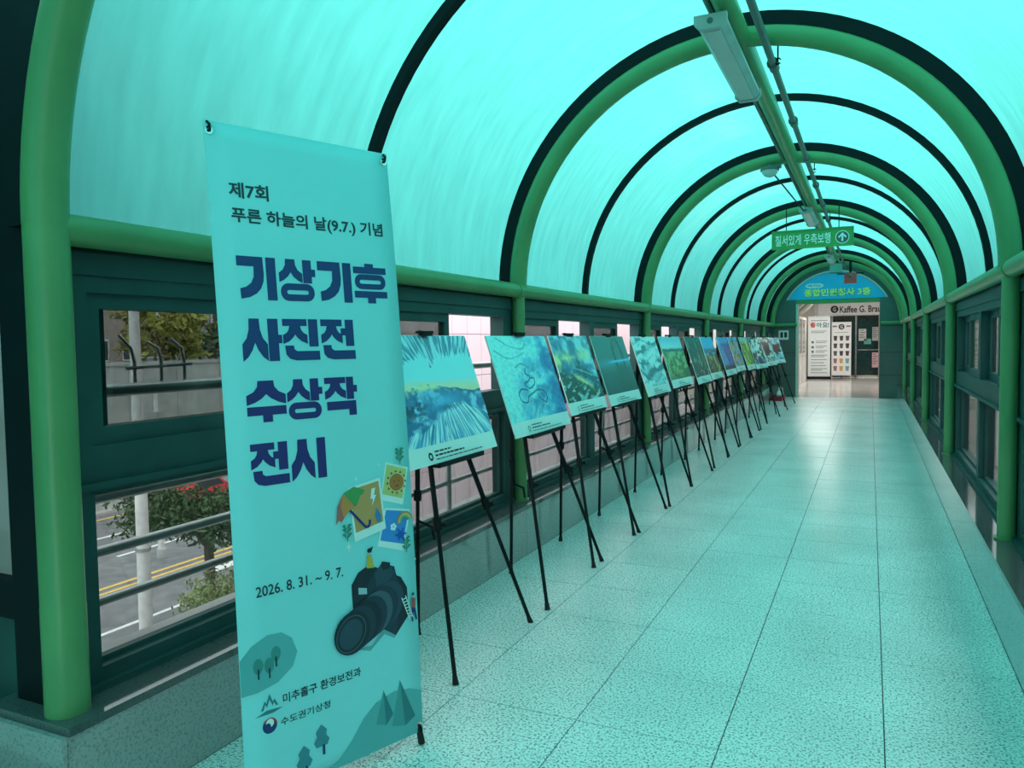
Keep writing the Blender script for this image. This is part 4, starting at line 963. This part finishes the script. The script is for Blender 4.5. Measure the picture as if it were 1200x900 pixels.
# doors on the left of the lobby
d = sempty('door_1', 'glazed side door with pale frame inside the lobby', (-2.24, 28.0, 0))
b = MB()
for y0, y1, z0, z1 in ((0, .09, 0, 2.4), (1.5, 1.6, 0, 2.4), (3.2, 3.3, 0, 2.4), (.09, 3.2, 2.3, 2.4), (.09, 3.2, 1.0, 1.08)): b.box(-.04, .04, y0, y1, z0, z1)
b.build('frame', M['cream'], d)
for y0, y1 in ((.09, 1.5), (1.6, 3.2)): MB().box(-.01, .01, y0, y1, 1.08, 2.3).build('pane', M['dark_glass'], d); MB().box(-.02, .02, y0, y1, .0, 1.0).build('lower_panel', M['white'], d)
for k in range(3):
    t = thing('curved_rib', ('nearest', 'middle', 'farthest')[k] + ' of three cream curved tube ribs just past the far doorway', 'rib', (-1.95, 25.2 + .6 * k, 2.3), 'cream ribs inside the lobby')
    MB().sweep([(-.5 + .9 * math.sin(a), 0, .05 + .9 * (1 - math.cos(a))) for a in np.linspace(0, 1.3, 14)], .07, 10).build('tube', M['cream'], t, smooth=True)
    MB().sweep([(-.5, 0, -2.3), (-.5, 0, .06)], .07, 10).build('post', M['cream'], t, smooth=True)

# ------------------------------------------------------------------ outside, left: guard rail, facade, street
t = thing('guard_rail', 'steel tube guard rail outside the windows behind the easels', 'railing', (-2.9, 1.7, 0))
for z, r in ((1.425, .028), (.985, .026), (.757, .022), (.548, .020)): MB().sweep([(0, 0, z), (0, 22, z)], r, 10).build('rail', M['steel'], t, smooth=True)
for y in np.arange(3.35, 22, 3.73): MB().sweep([(0, y, .2), (0, y, 1.43)], .022, 10).build('upright', M['steel'], t, smooth=True)
for k, (y, zt) in enumerate(((.66, 1.66), (.80, 1.63), (.93, 1.645))):
    MB().sweep([(-.03, y, 1.425), (-.03, y, 1.54), (-.035, y - .01, 1.60), (-.06, y - .05, zt)], .0075, 8).build('bent_bracket', M['steel'], t, smooth=True)
MB().sweep([(-.03, .62, 1.515), (-.03, .97, 1.525)], .009, 8).build('bracket_bar', M['steel'], t, smooth=True)
ld = MB().box(-2.98, -2.75, 1.58, YEND, 0.0, .33).build('trim_outer_ledge', M['concrete']); struct(ld, 'concrete ledge outside the windows')

fc = MB().box(-9.4, -7.52, 9.6, 46, -6.5, 10.0).build('wall_facade', M['facade_joint']); struct(fc, 'white tiled facade of the neighbouring building')
tw, th = 0.62, 0.86
tmesh = MB().box(0, .03, .008, tw - .008, .008, th - .008).mesh('tile', M['facade'])
for i in range(24):
    for j in range(7):
        o = link('tile', tmesh, fc); o.location = (-7.53, 9.6 + tw * i, -2.5 + th * j)
for y0, y1, z0, z1 in ((9.6, 46, -6.5, -2.5), (9.6, 46, 3.52, 10.0), (9.6 + 24 * tw, 46, -2.5, 3.52)):
    MB().box(-7.53, -7.5, y0, y1, z0, z1).build('cladding', M['facade'], fc)

gz = -6.4
gr = MB().box(-90, 40, -40, 90, gz - .3, gz).build('ground', M['asphalt']); struct(gr, 'grey asphalt street far below the footbridge')
pv = MB().box(-8.2, -3.0, -10, 40, gz, gz + .12).build('pavement', M['paving']); struct(pv, 'pale pavement beside the street')
pv = MB().box(-40, -33.5, -10, 60, gz, gz + .12).build('pavement_far', M['paving']); struct(pv, 'pale pavement across the street')
def marking(x0, x1, y0, y1, m, label, nm='road_marking'):
    o = MB().box(x0, x1, y0, y1, gz, gz + .015).build(nm, m); struct(o, label)
for x, m_, l in ((-22.6, 'line_yellow', 'yellow centre line on the street'), (-23.1, 'line_yellow', 'second yellow centre line on the street'), (-13.2, 'line_yellow', 'yellow kerb line on the street'), (-32.6, 'line_yellow', 'far yellow kerb line')):
    marking(x - .09, x + .09, -10, 60, M[m_], l)
for x in (-16.3, -19.4, -26.2, -29.4):
    for k in range(7): marking(x - .08, x + .08, 2 + 6 * k, 5 + 6 * k, M['line_white'], 'white dashed lane line on the street')
for k in range(6): marking(-21.8 + 1.4 * k, -21.1 + 1.4 * k, 20, 24, M['line_white'], 'white crossing stripe on the street')

def lamp_post(x, y, h, label, arm=True, r=.17):
    t = thing('street_pole', label, 'pole', (x, y, gz))
    MB().sweep([(0, 0, 0), (0, 0, h)], [r, r * .62], 14).build('shaft', M['pole'], t, smooth=True)
    MB().sweep([(0, 0, 0), (0, 0, .35)], r * 1.5, 14).build('base', M['concrete'], t, smooth=True)
    for z in (3.2, 5.2): MB().sweep([(0, 0, z), (0, 0, z + .08)], r * 1.05, 14).build('band', M['steel'], t, smooth=True)
    if arm:
        MB().sweep([(0, 0, h - .3), (.3, .6, h + .2), (.9, 1.8, h + .3)], .05, 8).build('arm', M['steel'], t, smooth=True); MB().box(.7, 1.1, 1.6, 2.2, h + .2, h + .34).build('lantern', M['lamp_body'], t)
    else:
        MB().box(-.25, .25, -.2, .2, 4.6, 5.6).build('transformer_box', M['steel'], t)
lamp_post(-15.6, 12.6, 10.5, 'pale round utility pole standing by the street outside the first window')
lamp_post(-24.5, 20.6, 6.6, 'thin pale pole across the street', False, .12)

def foliage(cx, cy, cz, rx, ry, rz, n, size, seed):
    rg = np.random.default_rng(seed); b = MB()
    for i in range(n):
        d = rg.normal(size=3); d /= np.linalg.norm(d); rad = rg.random() ** .4 * (0.75 + .25 * math.sin(5 * d[0] + 3 * d[2]))
        p = np.array([cx + rx * d[0] * rad, cy + ry * d[1] * rad, cz + rz * d[2] * rad]); a, c = rg.normal(size=3), rg.normal(size=3)
        a /= np.linalg.norm(a); c -= a * c.dot(a); c /= np.linalg.norm(c); s = size * rg.uniform(.6, 1.3)
        b.poly([p - a * s, p + c * s * .4, p + a * s, p - c * s * .4])
    return b
def tree(name, label, x, y, z0, h, rx, rz, m, seed, lobes=5, cat='tree', n=900, size=.16, trunk=True):
    t = thing(name, label, cat, (x, y, z0)); rg = np.random.default_rng(seed)
    fb = MB()
    for k in range(lobes):
        a = 2 * math.pi * k / lobes + seed; q = rx * .55 if lobes > 1 else 0
        f = foliage(q * math.cos(a), q * math.sin(a), h - rz + rg.uniform(-.5, .5) * rz, rx * .62, rx * .62, rz * .5, n // lobes, size, seed * 10 + k)
        o = len(fb.v); fb.v += f.v; fb.f += [tuple(i + o for i in q_) for q_ in f.f]
        if trunk: MB().sweep([(0, 0, (h - rz) * .7), (q * .5 * math.cos(a), q * .5 * math.sin(a), h - rz * 1.1), (q * math.cos(a), q * math.sin(a), h - rz)], [.10, .07, .03], 6).build('branch', M['bark'], t, smooth=True)
    fb.build('foliage', m, t, fix=False)
    if trunk: MB().sweep([(0, 0, 0), (.08, .05, (h - rz) * .5), (0, 0, h - rz * .7)], [.17, .14, .08], 8).build('trunk', M['bark'], t, smooth=True)
tree('pine_tree', 'dark green pine tree beside the street outside the first window', -16.8, 15.6, gz, 4.9, 2.3, 1.3, M['leaf_dark'], 3, 8, n=7000, size=.10)
tree('pine_tree', 'smaller pine tree closer to the tiled facade', -14.4, 18.6, gz, 5.4, 1.5, .9, M['leaf_dark'], 5, 5, n=2400, size=.12)
tree('shrub', 'pale green shrub below the pine beside the pavement', -12.9, 12.2, gz, 3.5, 1.25, 1.7, M['leaf_mid'], 7, 7, 'shrub', 8000, .06, False)
tree('shrub', 'low green shrub next to the pavement kerb', -10.8, 10.2, gz, 2.2, 1.2, 1.0, M['leaf_mid'], 9, 4, 'shrub', 3000, .06, False)
tree('roadside_tree', 'yellow green tree behind the concrete wall', -36, 31.0, -2, 7.2, 2.6, 2.4, M['leaf_yellow'], 11, 6, n=1600, size=.28)
tree('roadside_tree', 'dark green tree behind the concrete wall', -37, 38.0, -2, 7.6, 3.0, 2.8, M['leaf_dark'], 13, 6, n=1800, size=.28)
tree('roadside_tree', 'tall dark tree behind the pale pole', -39.5, 24.0, -2, 9.0, 3.4, 3.6, M['leaf_dark'], 15, 6, n=1800, size=.30)
w_ = MB().box(-34.4, -34.0, 10, 60, gz, .75).box(-34.5, -33.9, 10, 60, .75, .92).build('wall_street', M['concrete']); struct(w_, 'pale concrete wall across the street')
for k in range(14):
    MB().box(-34.0, -33.96, 12 + 3 * k, 12.12 + 3 * k, gz, .75).build('pilaster', M['concrete'], w_)
def building(name, label, x, y0, y1, z1, m, rows, cols_):
    t = thing(name, label, 'building', (x, y0, gz)); W_ = y1 - y0; Hh = z1 - gz
    MB().box(-8, 0, 0, W_, 0, Hh).build('walls', m, t); MB().box(-8.2, .2, -.2, W_ + .2, Hh, Hh + .4).build('parapet', M['concrete'], t)
    cw, rh = W_ / cols_, 3.0
    for r in range(rows):
        for c in range(cols_):
            wv = MB().box(0, .06, c * cw + cw * .25, c * cw + cw * .75, 1.2 + rh * r, 2.6 + rh * r).build('window', M['white'], t)
            MB().box(.05, .08, c * cw + cw * .29, c * cw + cw * .71, 1.3 + rh * r, 2.5 + rh * r).build('pane', M['win_dark'], wv)
building('office_building', 'grey building with small windows behind the trees', -54, 31.5, 66, 24, M['grey_build'], 9, 9)
building('low_building', 'low pinkish building behind the concrete wall', -44, 28.2, 36, 4.3, M['brick_wall'], 3, 4)
building('office_building', 'dark grey building seen behind the pale pole', -54, 0, 30, 24, M['grey_build'], 9, 8)
def car(label, x, y, col, yaw):
    t = thing('parked_car', label, 'car', (x, y, gz)); t.rotation_euler = (0, 0, yaw)
    prof = [(-2.1, .35), (-2.15, .75), (-1.6, .85), (-1.1, 1.38), (.5, 1.42), (1.15, .95), (2.0, .85), (2.15, .6), (2.1, .35)]
    MB().prism(prof, 'x', -.85, .85).build('body', col, t)
    MB().prism([(-1.35, .92), (-1.05, 1.30), (.45, 1.34), (.95, .95)], 'x', -.86, .86).build('side_glass', M['win_dark'], t)
    for yy in (-1.35, 1.35):
        for xx in (-.8, .8):
            MB().sweep([(xx - .1, yy, .32), (xx + .1, yy, .32)], .32, 14).build('wheel', M['rubber'], t, smooth=True)
car('red car on the street behind the pine tree', -31.2, 28.6, mat('red_car', (.55, .04, .04), .3), .1)
car('white car beside the concrete wall across the street', -31.2, 35.0, M['white'], .05)

# ------------------------------------------------------------------ outside, right: pale wall
rf = MB().box(3.42, 4.4, -6, 46, -6.5, 2.75).build('wall_neighbour', M['facade_joint']); struct(rf, 'pale tiled wall outside the windows opposite the easels')
tmesh2 = MB().box(-.03, 0, .006, 1.2 - .006, .006, .3 - .006).mesh('tile', M['facade'])
for i in range(22):
    for j in range(13):
        o = link('tile', tmesh2, rf); o.location = (3.43, 2 + 1.2 * i, -1.2 + .3 * j)
for y0, y1, z0, z1 in ((-6, 46, -6.5, -1.2), (28.4, 46, -1.2, 2.7), (-6, 2, -1.2, 2.7)):
    MB().box(3.40, 3.43, y0, y1, z0, z1).build('cladding', M['facade'], rf)
